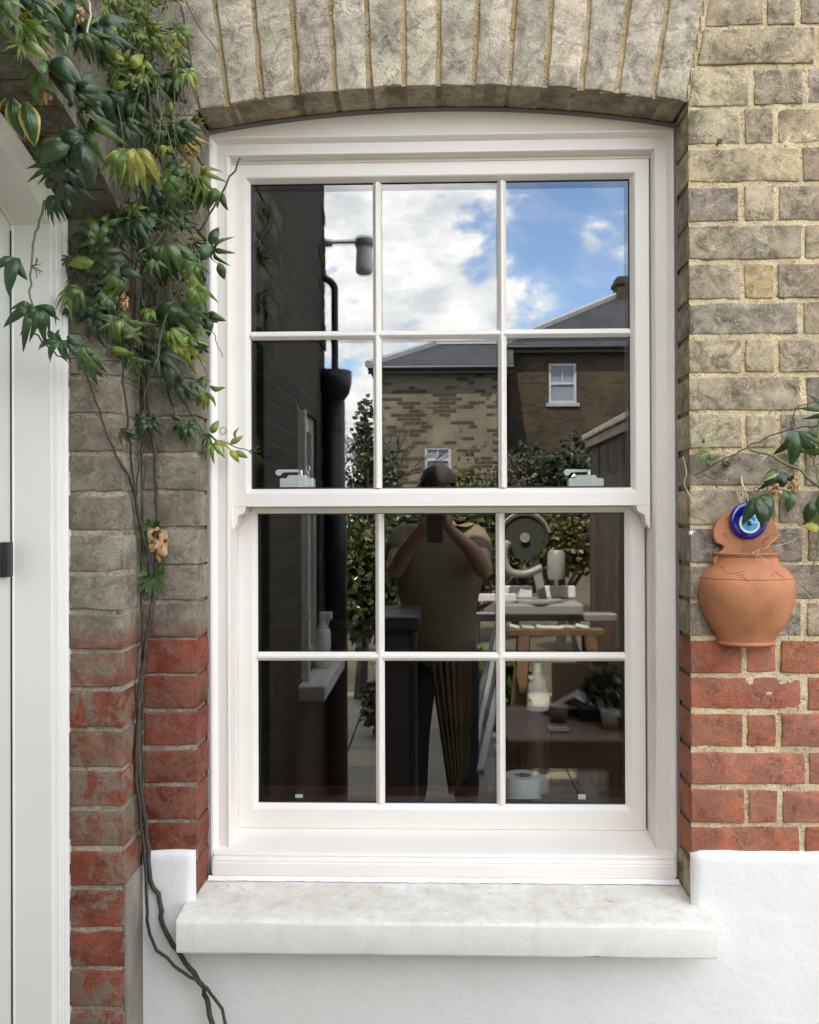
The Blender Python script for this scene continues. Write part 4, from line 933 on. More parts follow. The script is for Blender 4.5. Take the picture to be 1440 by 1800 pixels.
for h in [(1336, 873, 66, -128, 'single', -.075, 'd', 1), (1337, 872, 78, -85, 'single', -.078, 'k', 1), (1337, 872, 62, -30, 'single', -.075, 'd', 1), (1338, 873, 70, -58, 'single', -.072, 'b', 1), (1336, 872, 56, -108, 'single', -.080, 'd', 1),
          (1366, 826, 50, 205, 'single', -.06, 'd', .3), (1366, 826, 58, -125, 'single', -.06, 'k', 1), (1372, 828, 62, -80, 'droop', -.055, 'k', 1), (1378, 860, 50, -70, 'single', -.05, 'd', 1), (1392, 865, 52, -95, 'single', -.05, 'm', 1),
          (1398, 755, 72, -118, 'single', -.05, 'k', 1), (1400, 755, 75, -92, 'single', -.05, 'd', 1), (1404, 757, 62, -60, 'single', -.05, 'b', 1), (1412, 760, 50, -30, 'single', -.045, 'd', 1),
          (1240, 796, 24, 150, 'fine', -.02, 'l', 1), (1240, 796, 26, 60, 'fine', -.02, 'l', 1), (1238, 798, 26, 200, 'fine', -.02, 'l', 1), (1243, 806, 30, 20, 'single', -.02, 'm', 1), (1240, 808, 22, -60, 'single', -.02, 'm', 1), (1246, 815, 22, 30, 'fine', -.02, 'm', 1), (1236, 780, 16, 80, 'single', -.02, 'd', 1),
          (1277, 812, 24, -100, 'curl', -.02, 'm', 1), (1430, 880, 60, -100, 'single', -.05, 'd', 1), (1440, 870, 62, -80, 'single', -.05, 'd', 1), (1448, 930, 50, 170, 'single', -.04, 'Y', 0), (1440, 905, 60, -110, 'fine', -.05, 'm', 1),
          (1450, 720, 50, 180, 'palm', -.06, 'd', 1), (1455, 780, 60, 200, 'palm', -.06, 'm', 1)]: put_leaf(rv, h[0], h[1], h[2]*.8, *h[3:7], edge=h[7])
crumple(rv, 1397, 850, -.05, .014); crumple(rv, 1366, 862, -.055, .012); crumple(rv, 1452, 945, -.04, .016)

# ------------------------------------------------------------------ terracotta wall pot with the blue glass eye
pc = P(1314, 1056, -.012); PX = pc.x
pot = empty('wall_pot', (PX, 0, P(1314, 1136, -.05).z), 'terracotta half-round wall pot with tall notched back plate', 'wall pot')
def ppt(px, py, y=-.05): p = P(px, py, y); return p.x-PX, p.z
KP = 1.735/1540
prof = []
for py, hw in ((1137, 40), (1136, 46), (1133, 50), (1130, 50), (1128, 48.5), (1120, 51.5), (1108, 60), (1085, 73), (1060, 81), (1043, 83), (1030, 82.5), (1019, 79.5), (1017.5, 77.6), (1016, 78.5), (1004, 70), (996, 60), (992, 57.5), (988, 55.5), (980, 53), (977, 55), (975, 57.5), (973, 58), (971.5, 56.5)):
    prof.append((hw*KP, P(1314, py, -.03).z))
prof += [(50*KP, P(1314, 975, -.05).z), (47*KP, P(1314, 990, -.05).z), (60*KP, P(1314, 1020, -.05).z), (66*KP, P(1314, 1050, -.05).z), (30*KP, P(1314, 1120, -.05).z)]
m = MB(); m.lathe(prof, (PX, -.004, 0), 40, .82, math.pi, 2*math.pi, cap=False)
pot_b = m.build('bowl', M_TERRA, pot, smooth=True); pot_b.data.set_sharp_from_angle(angle=math.radians(38))
# incised squiggles on the shoulder
pl = [(1258, 1000), (1255, 985), (1262, 973), (1272, 967), (1274, 962), (1268, 957), (1260, 955), (1256, 945), (1255, 934), (1259, 922), (1268, 910), (1280, 902), (1296, 896), (1314, 893), (1331, 896), (1347, 903), (1359, 912), (1367, 924), (1371, 936), (1371, 946), (1366, 954), (1358, 957), (1354, 962), (1356, 967), (1366, 973), (1372, 985), (1370, 1000)]
m = MB(); q = [P(a, b, -.02) for a, b in pl]
m.prism([(v.x, v.z) for v in q], 1, -.0175, -.0045); 
bp = m.build('back_plate', M_TERRA, pot)
bv = bp.modifiers.new('round', 'BEVEL'); bv.width = .0035; bv.segments = 3; bv.limit_method = 'ANGLE'
m = MB()
def onbowl(px, py):
    """a point on the shoulder of the bowl"""
    p = P(px, py, -.07)
    for it in range(6):
        r = max(prof[0][0], .001)
        for (r0, z0), (r1, z1) in zip(prof[:18], prof[1:19]):
            if min(z0, z1) <= p.z <= max(z0, z1): r = r0+(r1-r0)*((p.z-z0)/((z1-z0) or 1)); break
        dx = p.x-PX; y = -.004-.82*math.sqrt(max(0, r*r-dx*dx)); p = P(px, py, y-.0003)
    return p
for pts_ in ([(1266, 998), (1272, 996), (1273, 1004), (1284, 1009), (1298, 1007), (1310, 1003), (1308, 1010), (1296, 1012)], [(1300, 1014), (1312, 1017), (1316, 1022)], [(1356, 1012), (1364, 1006), (1372, 1012), (1378, 1016)]):
    m.tube([onbowl(*p) for p in pts_], .0007, 5)
for pts_ in ([(1270, 940), (1273, 937), (1277, 940), (1276, 945)], [(1340, 957), (1345, 948), (1353, 942), (1362, 938), (1366, 941)], [(1342, 950), (1352, 946)], [(1310, 975), (1304, 966)]):
    m.tube([P(a, b, -.0178) for a, b in pts_], .0007, 5)
m.build('incised_lines', mat('dark_terracotta', (.25, .095, .048), .9), pot)
m = MB()                                                # fibres of dry root and web over the pot
for pts_ in ([(1335, 965, -.03), (1360, 960, -.04), (1385, 954, -.03), (1402, 944, -.01)], [(1318, 968, -.03), (1340, 980, -.07), (1352, 990, -.075)], [(1390, 1018, -.04), (1420, 1045, -.02), (1450, 1075, -.005)], [(1345, 965, -.03), (1362, 948, -.02), (1372, 940, -.012)], [(1322, 974, -.06), (1335, 966, -.05), (1330, 978, -.06)]):
    m.tube(smooth_path([P(*p) for p in pts_]), .0005, 4)
tag(m.build('dry_fibre', M_STRAW, None), 'pale dry root fibres caught over the rim of the terracotta pot', 'plant fibre')
ec = P(1315.5, 915, -.022)
eye = empty('evil_eye_amulet', (ec.x, ec.y, ec.z), 'round blue glass evil eye hanging in front of the terracotta pot', 'amulet')
def disc(name, cx, cz, r, y0, y1, material, dome=.0015):
    bm_ = MB(); pr = [(r*.97, 0), (r, .0012), (r, (y0-y1)*.6), (r*.93, (y0-y1)*.85), (r*.8, (y0-y1)*.97), (r*.4, (y0-y1)+dome*.8), (.0001, (y0-y1)+dome)]
    bm_.lathe(pr, (0, 0, 0), 40); M = Matrix.Translation((cx, y0, cz)) @ Matrix.Rotation(math.radians(90), 4, 'X')
    bm_.v = [tuple(M @ Vector(v)) for v in bm_.v]; return bm_.build(name, material, eye, smooth=True)
def glassy(n, c): return mat(n, c, .06, spec=.6, coat=.6)
disc('blue_disc', ec.x, ec.z, 32.5*KP, -.019, -.0275, glassy('cobalt_glass', (.006, .008, .20)))
e2 = P(1318.5, 919, -.029)
disc('white_ring', e2.x, e2.z, 18*KP, -.0277, -.0295, glassy('white_glass', (.75, .80, .85)), .0008)
disc('pale_blue_iris', e2.x, e2.z, 14.5*KP, -.0285, -.0304, glassy('turquoise_glass', (.03, .42, .72)), .0008)
disc('pupil', e2.x-.001, e2.z-.0015, 4.2*KP, -.0305, -.0316, glassy('black_glass', (.005, .006, .03)), .0004)
m = MB(); m.tube([P(1316, 884, -.024), P(1314, 872, -.022), P(1309, 860, -.018), P(1303, 846, -.008)], .0018, 6); m.tube([P(1300, 886, -.012), P(1297, 872, -.012), P(1296, 860, -.006)], .0009, 5)
m.tube([P(1303, 838, -.004), P(1305, 850, -.010), P(1312, 868, -.02), P(1309, 880, -.02)], .0022, 6)
m.build('cord', M_STRAW, eye, smooth=True)

# rusty nail and wire in a joint
nail = empty('rusty_nail', P(1262, 254, -.01), 'rusty nail with a loop of thin wire in a brick joint beside the arch', 'nail')
p = P(1262, 254, 0); m = MB(); m.tube([(p.x, .02, p.z), (p.x-.001, -.012, p.z+.001), (p.x-.001, -.0121, p.z+.001)], [.0024, .0024, .0048], 8); m.tube([(p.x-.001, -.012, p.z+.001), (p.x-.001, -.0145, p.z+.001)], .0052, 9)
m.build('shank', mat('rust', (.10, .045, .03), .8, bump=(200, .8)), nail)
m = MB(); m.tube(smooth_path([P(1236, 262, -.003), P(1246, 269, -.010), P(1256, 274, -.012), P(1264, 270, -.012), P(1268, 261, -.010), P(1262, 254, -.012)]), .0006, 5); m.build('wire', M_STRAW, nail)
m = MB()
for pts_ in ([(1201, 803, .0), (1207, 830, -.004), (1203, 850, -.004), (1212, 868, -.006), (1222, 880, -.005)], [(1203, 852, -.004), (1214, 875, -.006), (1219, 882, -.006)]):
    m.tube(smooth_path([P(*q) for q in pts_]), .0007, 4)
tag(m.build('dead_tendril', M_STRAW, None), 'thin pale dead tendril stuck to the bricks at the right edge of the window', 'plant fibre')
m = MB()
for k in range(7):
    a = k/7*6.28+.3; c = P(1215.5, 936, -.003); ln = random.uniform(.004, .009); m.tube([c, c+Vector((math.cos(a)*ln, -.001, math.sin(a)*ln))], [.0014, .0005], 5)
tag(m.build('paint_splash', M_WHITE, None), 'star-shaped splash of white on the corner brick left of the terracotta pot', 'paint mark')

# ------------------------------------------------------------------ ground and garden (seen mirrored in the panes)
M_GROUND = mat('garden_soil', (.085, .075, .045), .95, bump=(30, .8, .02), var=(1.2, .5))
MB().add([(-60, -70, -.02), (60, -70, -.02), (60, 8, -.02), (-60, 8, -.02)], [(0, 1, 2, 3)]).build('ground', M_GROUND)
bpy.data.objects['ground']['kind'] = 'structure'
M_SLAB = mat('paving_slab', (.25, .22, .165), .9, bump=(40, .6), var=(2.5, .3))
pav = empty('patio', (0, -3, 0), '', ''); 
for k in ('label', 'category'):
    if k in pav: del pav[k]
pav['kind'] = 'structure'
for i in range(-3, 5):
    for j in range(12):
        x, y = WX+.02+i*.455, -.02-j*.455
        if i < 0 and y > -WL-.1: continue
        m = MB(); h = random.uniform(-.004, .003); m.bbox(x, x+.445, y-.445, y, -.04, h, .006); m.build('slab', M_SLAB, pav)
LEAFM = {}
def leafm(n, c, ro=.45):
    if n not in LEAFM: LEAFM[n] = mat(n, c, ro, var=(6, .45))
    return LEAFM[n]
def shrub(name, label, c, r, n, ls, material, trunk=True, cat='shrub', group=None, seed=0, hollow=.55):
    rr = random.Random(seed); e = empty(name, (c[0], c[1], 0), label, cat, group); m = MB()
    lobes = []
    for k in range(11):
        d = Vector((rr.gauss(0, 1), rr.gauss(0, 1), rr.gauss(0, 1))).normalized()*rr.uniform(.1, .62); lobes.append((d, rr.uniform(.28, .46)))
    for k in range(n):
        lo, lr = rr.choice(lobes); d = Vector((rr.gauss(0, 1), rr.gauss(0, 1), rr.gauss(0, 1))).normalized()*lr*(rr.random()**.4)
        p = lo+d; p = Vector((c[0]+p.x*r[0], c[1]+p.y*r[1], max(.02, c[2]+p.z*r[2])))
        q = Euler((rr.uniform(0, 6.3), rr.uniform(0, 6.3), rr.uniform(0, 6.3))).to_matrix(); s = ls*rr.uniform(.6, 1.4)
        m.add([p+q @ Vector((0, 0, 0)), p+q @ Vector((s*.35, s*.5, s*.08)), p+q @ Vector((0, s, 0)), p+q @ Vector((-s*.35, s*.5, s*.08))], [(0, 1, 2, 3)])
    m.build('crown', material, e)
    if trunk:
        t = MB(); t.tube([(c[0], c[1], 0), (c[0]+.03, c[1], c[2]*.5), (c[0], c[1], c[2])], [.06, .045, .02], 7)
        for k in range(6):
            a = rr.uniform(0, 6.28); t.tube([(c[0], c[1], c[2]*.45), (c[0]+math.cos(a)*r[0]*.4, c[1]+math.sin(a)*r[1]*.4, c[2]*.8), (c[0]+math.cos(a)*r[0]*.7, c[1]+math.sin(a)*r[1]*.7, c[2]+r[2]*.3)], [.03, .02, .006], 5)
        t.build('trunk', M_STEM, e)
    return e
def at(px, py, L, g=GU): return RP(px, py, L, g)
p = at(645, 760, 10); shrub('conifer_tree', 'dark green conical tree behind the side wing', (p.x, p.y, 1.6), (.55, .6, 1.9), 5200, .07, leafm('conifer_green', (0.025, 0.040, 0.010)), seed=1, cat='tree')
p = at(705, 830, 8); shrub('garden_shrub', 'olive green bushy shrub below the brick house with slate hip roof', (p.x, p.y, 1.3), (.75, .6, 1.5), 5000, .08, leafm('olive_green', (0.046, 0.053, 0.014)), seed=2)
p = at(835, 850, 8.5); shrub('garden_shrub', 'lime green upright shrub beside the photographer, before the low house window', (p.x, p.y, 1.3), (.62, .6, 1.35), 4200, .07, leafm('lime_green', (0.068, 0.087, 0.019)), seed=3)
p = at(905, 830, 9); shrub('garden_shrub', 'dry brown twiggy shrub between the lime shrub and the flowering bush', (p.x, p.y, 1.35), (.8, .7, 1.4), 3600, .08, leafm('dry_brown', (0.081, 0.053, 0.028)), seed=4)
p = at(985, 770, 11); shrub('flowering_bush', 'large dark glossy bush under the white upstairs window', (p.x, p.y, 1.75), (1.2, .9, 1.4), 6500, .10, leafm('gloss_dark_green', (.030, .042, .018), .2), seed=5)
p = at(770, 960, 6.5, GL); shrub('hedge_shrub', 'broad mid green hedge shrub behind the photographer', (p.x, p.y, .85), (1.3, .6, .9), 7000, .07, leafm('hedge_green', (0.037, 0.046, 0.014)), seed=6)
p = at(632, 960, 5.2, GL); shrub('garden_shrub', 'bright leaved shrub growing beside the black downpipe', (p.x, p.y, 1.0), (.33, .5, 1.0), 3400, .075, leafm('bright_green', (0.053, 0.071, 0.019), .3), seed=7)
p = at(985, 925, 7.5, GL); shrub('garden_shrub', 'yellowish shrub in front of the end of the plank fence', (p.x, p.y, 1.2), (.7, .5, .75), 3600, .07, leafm('yellow_green', (0.074, 0.074, 0.019)), seed=8)
p = at(852, 1110, 4.2, GL); shrub('strap_leaf_plant', 'low tuft of green strap leaves beside the mitre saw stand', (p.x, p.y, .3), (.28, .25, .4), 900, .16, leafm('strap_green', (.07, .12, .03)), False, 'plant', seed=9)
p = at(1080, 1250, 1.05, GL); shrub('potted_plant', 'small leaved bushy plant at the right end of the work table', (p.x, p.y, p.z), (.16, .16, .20), 1300, .035, leafm('small_leaf', (.05, .075, .022)), False, 'plant', seed=10)
p = at(668, 1240, 4.0, GL); shrub('low_plant', 'low bright green plant on the paving by the wing corner', (p.x, p.y, .2), (.2, .2, .25), 700, .06, leafm('bright_green', (.09, .13, .03)), False, 'plant', seed=11)
# bare tree
bt = empty('bare_tree', (at(630, 760, 14).x, -14, 0), 'leafless twiggy tree far down the garden behind the downpipe', 'tree')
def twigs(m, p, d, ln, r, k):
    e = p+d*ln; m.tube([p, (p+e)/2+Vector((random.gauss(0, ln*.05),)*3), e], [r, r*.85, r*.65], 5 if k > 1 else 4)
    if k == 0: return
    for j in range(3 if k > 1 else 4):
        q = (d+Vector((random.gauss(0, .45), random.gauss(0, .45), random.gauss(.12, .3)))).normalized()
        twigs(m, p+d*ln*random.uniform(.55, 1), q, ln*random.uniform(.55, .85), r*.6, k-1)
m = MB(); b = bt.location.copy(); twigs(m, Vector((b.x, b.y, 0)), Vector((0, 0, 1)), 1.5, .09, 5); m.build('trunk', mat('bare_bark', (.07, .06, .05), .8), bt)
m = MB(); twigs(m, Vector((b.x-.3, b.y-.5, 0)), Vector((.1, 0, 1)), 1.4, .07, 5); m.build('second_stem', mat('bare_bark_pale', (.11, .095, .08), .8), bt)
# houses across the gardens
M_SLATE = tex_brick('roof_slates', (.026, .032, .043), (.038, .045, .057), (.014, .017, .022), rows=.19, bw=.26, darkness=.2)
M_LEAD = mat('lead_ridge', (.30, .32, .34), .6); M_PVC = mat('white_window_frame', (.42, .44, .48), .4)
def house(label, x0, x1, yf, yb, ze, zr, hx0, hx1, wallm, windows, chimney=None):
    h = empty('brick_house', ((x0+x1)/2, yf, 0), label, 'house')
    holes = windows; m = MB()
    xs = sorted({x0, x1, *[w_[0] for w_ in holes], *[w_[1] for w_ in holes]}); zs = sorted({-.02, ze, *[w_[2] for w_ in holes], *[w_[3] for w_ in holes]})
    for i in range(len(xs)-1):
        for j in range(len(zs)-1):
            cx, cz = (xs[i]+xs[i+1])/2, (zs[j]+zs[j+1])/2
            if not any(a < cx < b and c < cz < d for a, b, c, d in holes): m.box(xs[i], xs[i+1], yf-.3, yf, zs[j], zs[j+1])
    m.box(x0, x0+.3, yb, yf-.301, -.02, ze); m.box(x1-.3, x1, yb, yf-.301, -.02, ze); m.build('wall', wallm, h)
    ym = (yf+yb)/2; o = .25; r = MB()
    r.add([(x0-o, yf+o, ze), (x1+o, yf+o, ze), (x1+o, yb-o, ze), (x0-o, yb-o, ze), (hx0, ym, zr), (hx1, ym, zr), (x0-o, yf+o, ze+.06), (x1+o, yf+o, ze+.06), (x1+o, yb-o, ze+.06), (x0-o, yb-o, ze+.06)],
          [(3, 2, 1, 0), (6, 7, 5, 4), (7, 8, 5), (8, 9, 4, 5), (9, 6, 4), (0, 1, 7, 6), (1, 2, 8, 7), (2, 3, 9, 8), (3, 0, 6, 9)])
    ro_ = r.build('roof', M_SLATE, h)
    t = MB(); t.tube([(x0-o, yf+o, ze+.08), (hx0, ym, zr+.03)], .11, 6); t.tube([(hx0, ym, zr+.03), (hx1, ym, zr+.03)], .09, 6); t.build('ridge', M_LEAD, ro_)
    g = MB(); g.tube([(x0-o, yf+o+.06, ze-.02), (x1+o, yf+o+.06, ze-.02)], .06, 8); g.box(x0-o, x1+o, yf+o-.01, yf+o+.012, ze-.16, ze-.02); g.build('gutter', M_BLACK, h)
    for a, b, c, d in windows:
        f = MB(); t_ = .07
        f.box(a, a+t_, yf-.1, yf-.03, c, d); f.box(b-t_, b, yf-.1, yf-.03, c, d); f.box(a+t_, b-t_, yf-.1, yf-.03, d-t_, d); f.box(a+t_, b-t_, yf-.1, yf-.03, c, c+t_); f.box(a+t_, b-t_, yf-.1, yf-.028, (c+d)/2-.035, (c+d)/2+.035)
        f.box((a+b)/2-.015, (a+b)/2+.015, yf-.098, yf-.033, (c+d)/2+.035, d-t_)
        fo_ = f.build('window', M_PVC, h)
        MB().box(a+t_, b-t_, yf-.085, yf-.075, c+t_, d-t_).build('pane', M_BLIND, fo_)
        MB().bbox(a-.08, b+.08, yf-.05, yf+.06, c-.1, c-.002, .01).build('sill', M_LEAD, fo_)
    if chimney:
        a, b, c, d = chimney; k = MB(); k.box(a, b, ym-.35, ym+.35, c, d); k.box(a-.06, b+.06, ym-.41, ym+.41, d-.25, d-.12); 
        ko = k.build('chimney', wallm, ro_)
    return h
M_BLIND = mat('pale_blind', (.20, .23, .27), .3)
M_H1 = tex_brick('far_stock_brick', (.15, .132, .095), (.20, .176, .125), (.18, .158, .118), rows=.10, bw=.30, dark=(.038, .028, .02), darkness=.9)
M_H2 = tex_brick('far_dark_brick', (.045, .033, .021), (.085, .062, .038), (.10, .08, .05), dark=(.02, .015, .012), darkness=.8)  # darker brick colour than the house beside it
def HX(px, L): return RP(px, 700, L).x
def HZ(py, L): return RP(760, py, L).z
house('pale brick house with slate hip roof mirrored in the middle panes', HX(666, 20), HX(884, 20), -20, -25, HZ(648, 20), HZ(606, 22.5), HX(764, 22.5), HX(884, 22.5)+.3, M_H1,
      [(HX(746, 20), HX(793, 20), HZ(830, 20), HZ(785, 20))])
house('dark brick house with chimney and white sash window mirrored in the right hand panes', HX(894, 22), HX(1290, 22), -22, -30, HZ(614, 22), HZ(524, 26), HX(1086, 26), HX(1200, 26), M_H2,
      [(HX(965, 22), HX(1014, 22), HZ(710, 22), HZ(640, 22))], (HX(1083, 26), HX(1130, 26), HZ(560, 26), HZ(494, 26)))
# plank fence on the right of the yard
FX = RP(1040, 800, 4.7).x
fence = empty('plank_fence', (FX, -3.3, 0), 'dark brown vertical plank fence with pale coping along the right of the yard', 'fence')
M_PLANK = mat('dark_stained_plank', (.055, .032, .02), .7, bump=(30, .7), var=(8, .5)); M_PLANKS = [M_PLANK, mat('brown_plank', (.085, .045, .026), .7, bump=(30, .7), var=(8, .5)), mat('grey_plank', (.075, .062, .05), .75, bump=(30, .7), var=(8, .5))]
M_COP = mat('weathered_coping', (.42, .38, .31), .85, var=(10, .3), bump=(40, .6))
FT_ = 2.10
for k in range(24):
    y = -4.7+k*.105; h = FT_+random.uniform(-.006, .006)
    m = MB(); m.bbox(FX+random.uniform(0, .01), FX+.024, y, y+.099, .03, h, .003); m.build('plank', random.choice(M_PLANKS), fence)
m = MB(); m.bbox(FX-.06, FX+.09, -4.76, -2.1, FT_+.01, FT_+.055, .008); m.bbox(FX-.035, FX-.004, -4.74, -2.1, FT_-.05, FT_+.008, .004); m.build('coping', M_COP, fence)
for y in (-4.66, -3.4, -2.2): MB().box(FX+.026, FX+.10, y-.04, y+.04, 0, FT_).build('post', M_PLANK, fence)
# raised bed at the foot of the fence
bed = empty('raised_bed', (FX-.2, -3.2, 0), 'timber edged raised bed at the foot of the plank fence', 'planter')
for a in ((FX-.38, FX-.34, -4.2, -2.3), (FX-.338, FX-.01, -4.2, -4.16), (FX-.338, FX-.01, -2.34, -2.3)):
    for z in (0.0, .13): MB().bbox(*a, z+.002, z+.125, .004).build('board', M_COP, bed)
MB().box(FX-.338, FX-.01, -4.158, -2.342, .0, .2).build('soil', M_GROUND, bed)
# ---- drain pipes and lamp at the end of the wing
pe = P(585, 650, 2*GU+2.58)
dp = empty('downpipe', (WX+.07, -2.55, 0), 'black downpipe with big hopper head near the end of the side wing', 'downpipe')
x0, x1 = RP(566, 700, 2.55).x, RP(606, 700, 2.55).x; xm = (x0+x1)/2
zt, zb = RP(590, 652, 2.55).z, RP(590, 712, 2.55).z
m = MB(); m.tube([(xm, -2.55, 0.02), (xm, -2.55, zb+.02)], (x1-x0)/2, 14); m.build('pipe', M_IRON, dp, smooth=True)
hx0, hx1 = RP(557, 700, 2.55).x, RP(613, 700, 2.55).x
m = MB(); m.lathe([(.05, 0), (.055, .02), (.085, .06), (.098, .11), (.10, zt-zb), (.092, zt-zb), (.09, .1), (.04, .03)], ((hx0+hx1)/2, -2.55, zb), 20); m.build('hopper', M_IRON, dp, smooth=True)
zz = RP(578, 488, 2.55).z; xs = RP(588, 600, 2.55).x
m = MB(); m.tube(smooth_path([Vector((xs, -2.55, zt-.05)), Vector((xs, -2.55, zz-.12)), Vector((xs-.005, -2.55, zz-.04)), Vector((xs-.05, -2.55, zz)), Vector((WX-.02, -2.55, zz))]), .019, 10); m.build('waste_pipe', mat('brown_pipe', (.05, .032, .024), .5), dp, smooth=True)
m = MB()
for z in (.4, 1.3, zb-.15): m.lathe([(.056, 0), (.06, .005), (.06, .035), (.056, .04)], (xm, -2.55, z), 14); m.box(WX-.01, xm-.05, -2.57, -2.53, z+.005, z+.035)
m.build('bracket', M_IRON, dp)
lc = RP(640, 450, 2.62); lt, lb2 = RP(640, 419, 2.62).z, RP(640, 481, 2.62).z
lamp = empty('wall_lamp', (lc.x, lc.y, lb2), 'cylindrical white glass wall lamp on a short arm at the end of the side wing', 'lamp')
m = MB(); m.tube([(WX-.005, lc.y, lt-.015), (lc.x, lc.y, lt-.015)], .011, 10); m.lathe([(.0, 0), (.04, 0), (.04, .02), (.0, .02)], (WX+.012, lc.y, lt-.03), 12); m.build('arm', mat('lamp_grey', (.28, .29, .31), .5), lamp, smooth=False)
m = MB(); m.lathe([(.001, 0), (.046, .0), (.049, -.01), (.049, -.045), (.045, -.05), (.001, -.05)], (lc.x, lc.y, lt+.004), 22); m.build('cap', bpy.data.materials['lamp_grey'], lamp, auto=40)
m = MB(); m.lathe([(.001, 0), (.034, .0), (.047, .012), (.046, .05), (.042, lt-lb2-.047), (.001, lt-lb2-.047)], (lc.x, lc.y, lb2), 22); m.build('shade', mat('opal_glass', (.86, .86, .84), .3), lamp, auto=50)

# ---- work things in the yard, all seen mirrored
M_WOOD = mat('garden_table_wood', (.17, .085, .035), .55, var=(5, .35), bump=(18, .4)); M_BATTEN = mat('old_batten', (.14, .085, .045), .75, var=(9, .4))
M_WPL = mat('white_trim_plastic', (.78, .79, .82), .35); M_ALU = mat('dull_aluminium', (.42, .42, .42), .4, metal=.6); M_CARD = mat('brown_card', (.28, .2, .13), .85)
ta = RP(893, 1300, .75, GL); TX0 = ta.x; TX1 = RP(1100, 1300, .75, GL).x+.12; TZ = .80; TY0 = -.74; TY1 = -1.26
tab = empty('work_table', ((TX0+TX1)/2, (TY0+TY1)/2, 0), 'brown slatted wooden garden table with odds and ends on it', 'table')
for k in range(6):
    y = TY0+(TY1-TY0)*k/6; MB().bbox(TX0, TX1, y+(TY1-TY0)/6+.006, y, TZ-.025, TZ, .002).build('slat', M_WOOD, tab)
for x in (TX0+.03, TX1-.08):
    for y in (TY0-.03, TY1+.08): MB().bbox(x, x+.05, y-.05, y, .002, TZ-.027, .003).build('leg', M_WOOD, tab)
MB().box(TX0+.04, TX1-.04, TY0-.025, TY0-.005, TZ-.10, TZ-.027).build('apron', M_WOOD, tab)
def thing(name, label, cat, mb, material, **k): o = mb.build(name, material, None, **k); return tag(o, label, cat)
def tp(px, py, z=TZ):
    """real point on a level plane at height z that mirrors to px, py in the lower sash"""
    lo, hi = .2, 8.0
    for _ in range(40):
        L = (lo+hi)/2
        if RP(px, py, L, GL).z > z: lo, hi = (lo, hi) if False else (L, hi)
        else: lo, hi = lo, L
        # farther points on a lower plane appear higher; RP height falls with L below the eye
    return RP(px, py, L, GL)
def folded(mb, c, w_, h_, t=.002, ang=0, rise=.05):
    q = Matrix.Translation(c) @ Matrix.Rotation(ang, 4, 'Z')
    vs = [(-w_/2, -h_/2, .004), (0, -h_/2, rise), (w_/2, -h_/2, .004), (-w_/2, h_/2, .004), (0, h_/2, rise*.9), (w_/2, h_/2, .004)]
    vs = [q @ Vector(v) for v in vs]; vs += [v-Vector((0, 0, t)) for v in vs]
    mb.add(vs, [(0, 1, 4, 3), (1, 2, 5, 4), (6, 9, 10, 7), (7, 10, 11, 8), (0, 6, 7, 1), (1, 7, 8, 2), (3, 4, 10, 9), (4, 5, 11, 10), (0, 3, 9, 6), (2, 8, 11, 5)]); return mb
thing('folded_paper', 'bright white folded paper lying on the wooden table by the potted plant', 'paper', folded(MB(), (TX0+.30, -1.14, TZ+.004), .26, .16, ang=.4, rise=.08), M_WPL)
thing('card_sheet', 'upright sheet of brown card at the back of the wooden table', 'card', MB().bar((TX0+.36, -1.235, TZ+.003), (TX0+.36, -1.245, TZ+.17), .30, .004), M_CARD)
thing('sun_dot_pad', 'small pale pad standing in for dots of sunlight on the wooden table', 'tool', MB().bbox(TX0+.15, TX0+.22, -.92, -.85, TZ+.001, TZ+.008, .002), M_ALU)  # pale pad added where sunlight dots the table
for k in range(2):
    m = MB(); m.lathe([(.0, 0), (.028, 0), (.034, .05), (.035, .06), (.031, .06), (.027, .01), (.0, .01)], (TX0+.20+k*.17, -.99+k*.07, TZ+.002), 16)
    thing('tin_can', ['small grey tin beside the pale pad on the table', 'small pale cup at the right on the wooden table'][k], 'tin', m, [M_ALU, M_WPL][k], smooth=True)
m = MB(); m.bbox(TX0+.28, TX0+.40, -1.06, -1.0, TZ+.002, TZ+.05, .008); m.tube([(TX0+.30, -1.03, TZ+.05), (TX0+.33, -1.04, TZ+.085), (TX0+.38, -1.03, TZ+.05)], .008, 8)
thing('hand_plane', 'dark hand tool lying before the white paper on the table', 'tool', m, M_BLACK)
# mitre saw on its stand
sb = RP(945, 1060, 3.3, GL); SZt = .93
stand = empty('saw_stand', (sb.x, -3.3, 0), 'grey folding saw stand with splayed legs on the paving', 'stand')
for s1 in (-1, 1):
    for s2 in (-1, 1): MB().bar((sb.x+s1*.42, -3.3+s2*.30, .004), (sb.x+s1*.22, -3.3+s2*.10, SZt-.03), .035, .035).build('leg', M_ALU, stand)
MB().bbox(sb.x-.5, sb.x+.48, -3.36, -3.24, SZt-.045, SZt, .006).build('beam', M_ALU, stand)
MB().bar((sb.x-.36, -3.05, .3), (sb.x+.36, -3.05, .3), .025, .025).build('stretcher', M_ALU, stand)
saw = empty('mitre_saw', (sb.x, -3.3, SZt), 'mitre saw with round blade guard and D handle standing on the grey stand', 'saw')
M_SAW = mat('saw_grey', (.30, .31, .30), .4); M_SAWD = mat('saw_dark', (.05, .055, .05), .5)
m = MB(); m.bbox(sb.x-.26, sb.x+.26, -3.5, -3.14, SZt+.002, SZt+.07, .012); m.lathe([(.0, 0), (.15, 0), (.15, .015), (.0, .015)], (sb.x, -3.28, SZt+.071), 28); m.build('base', M_SAW, saw)
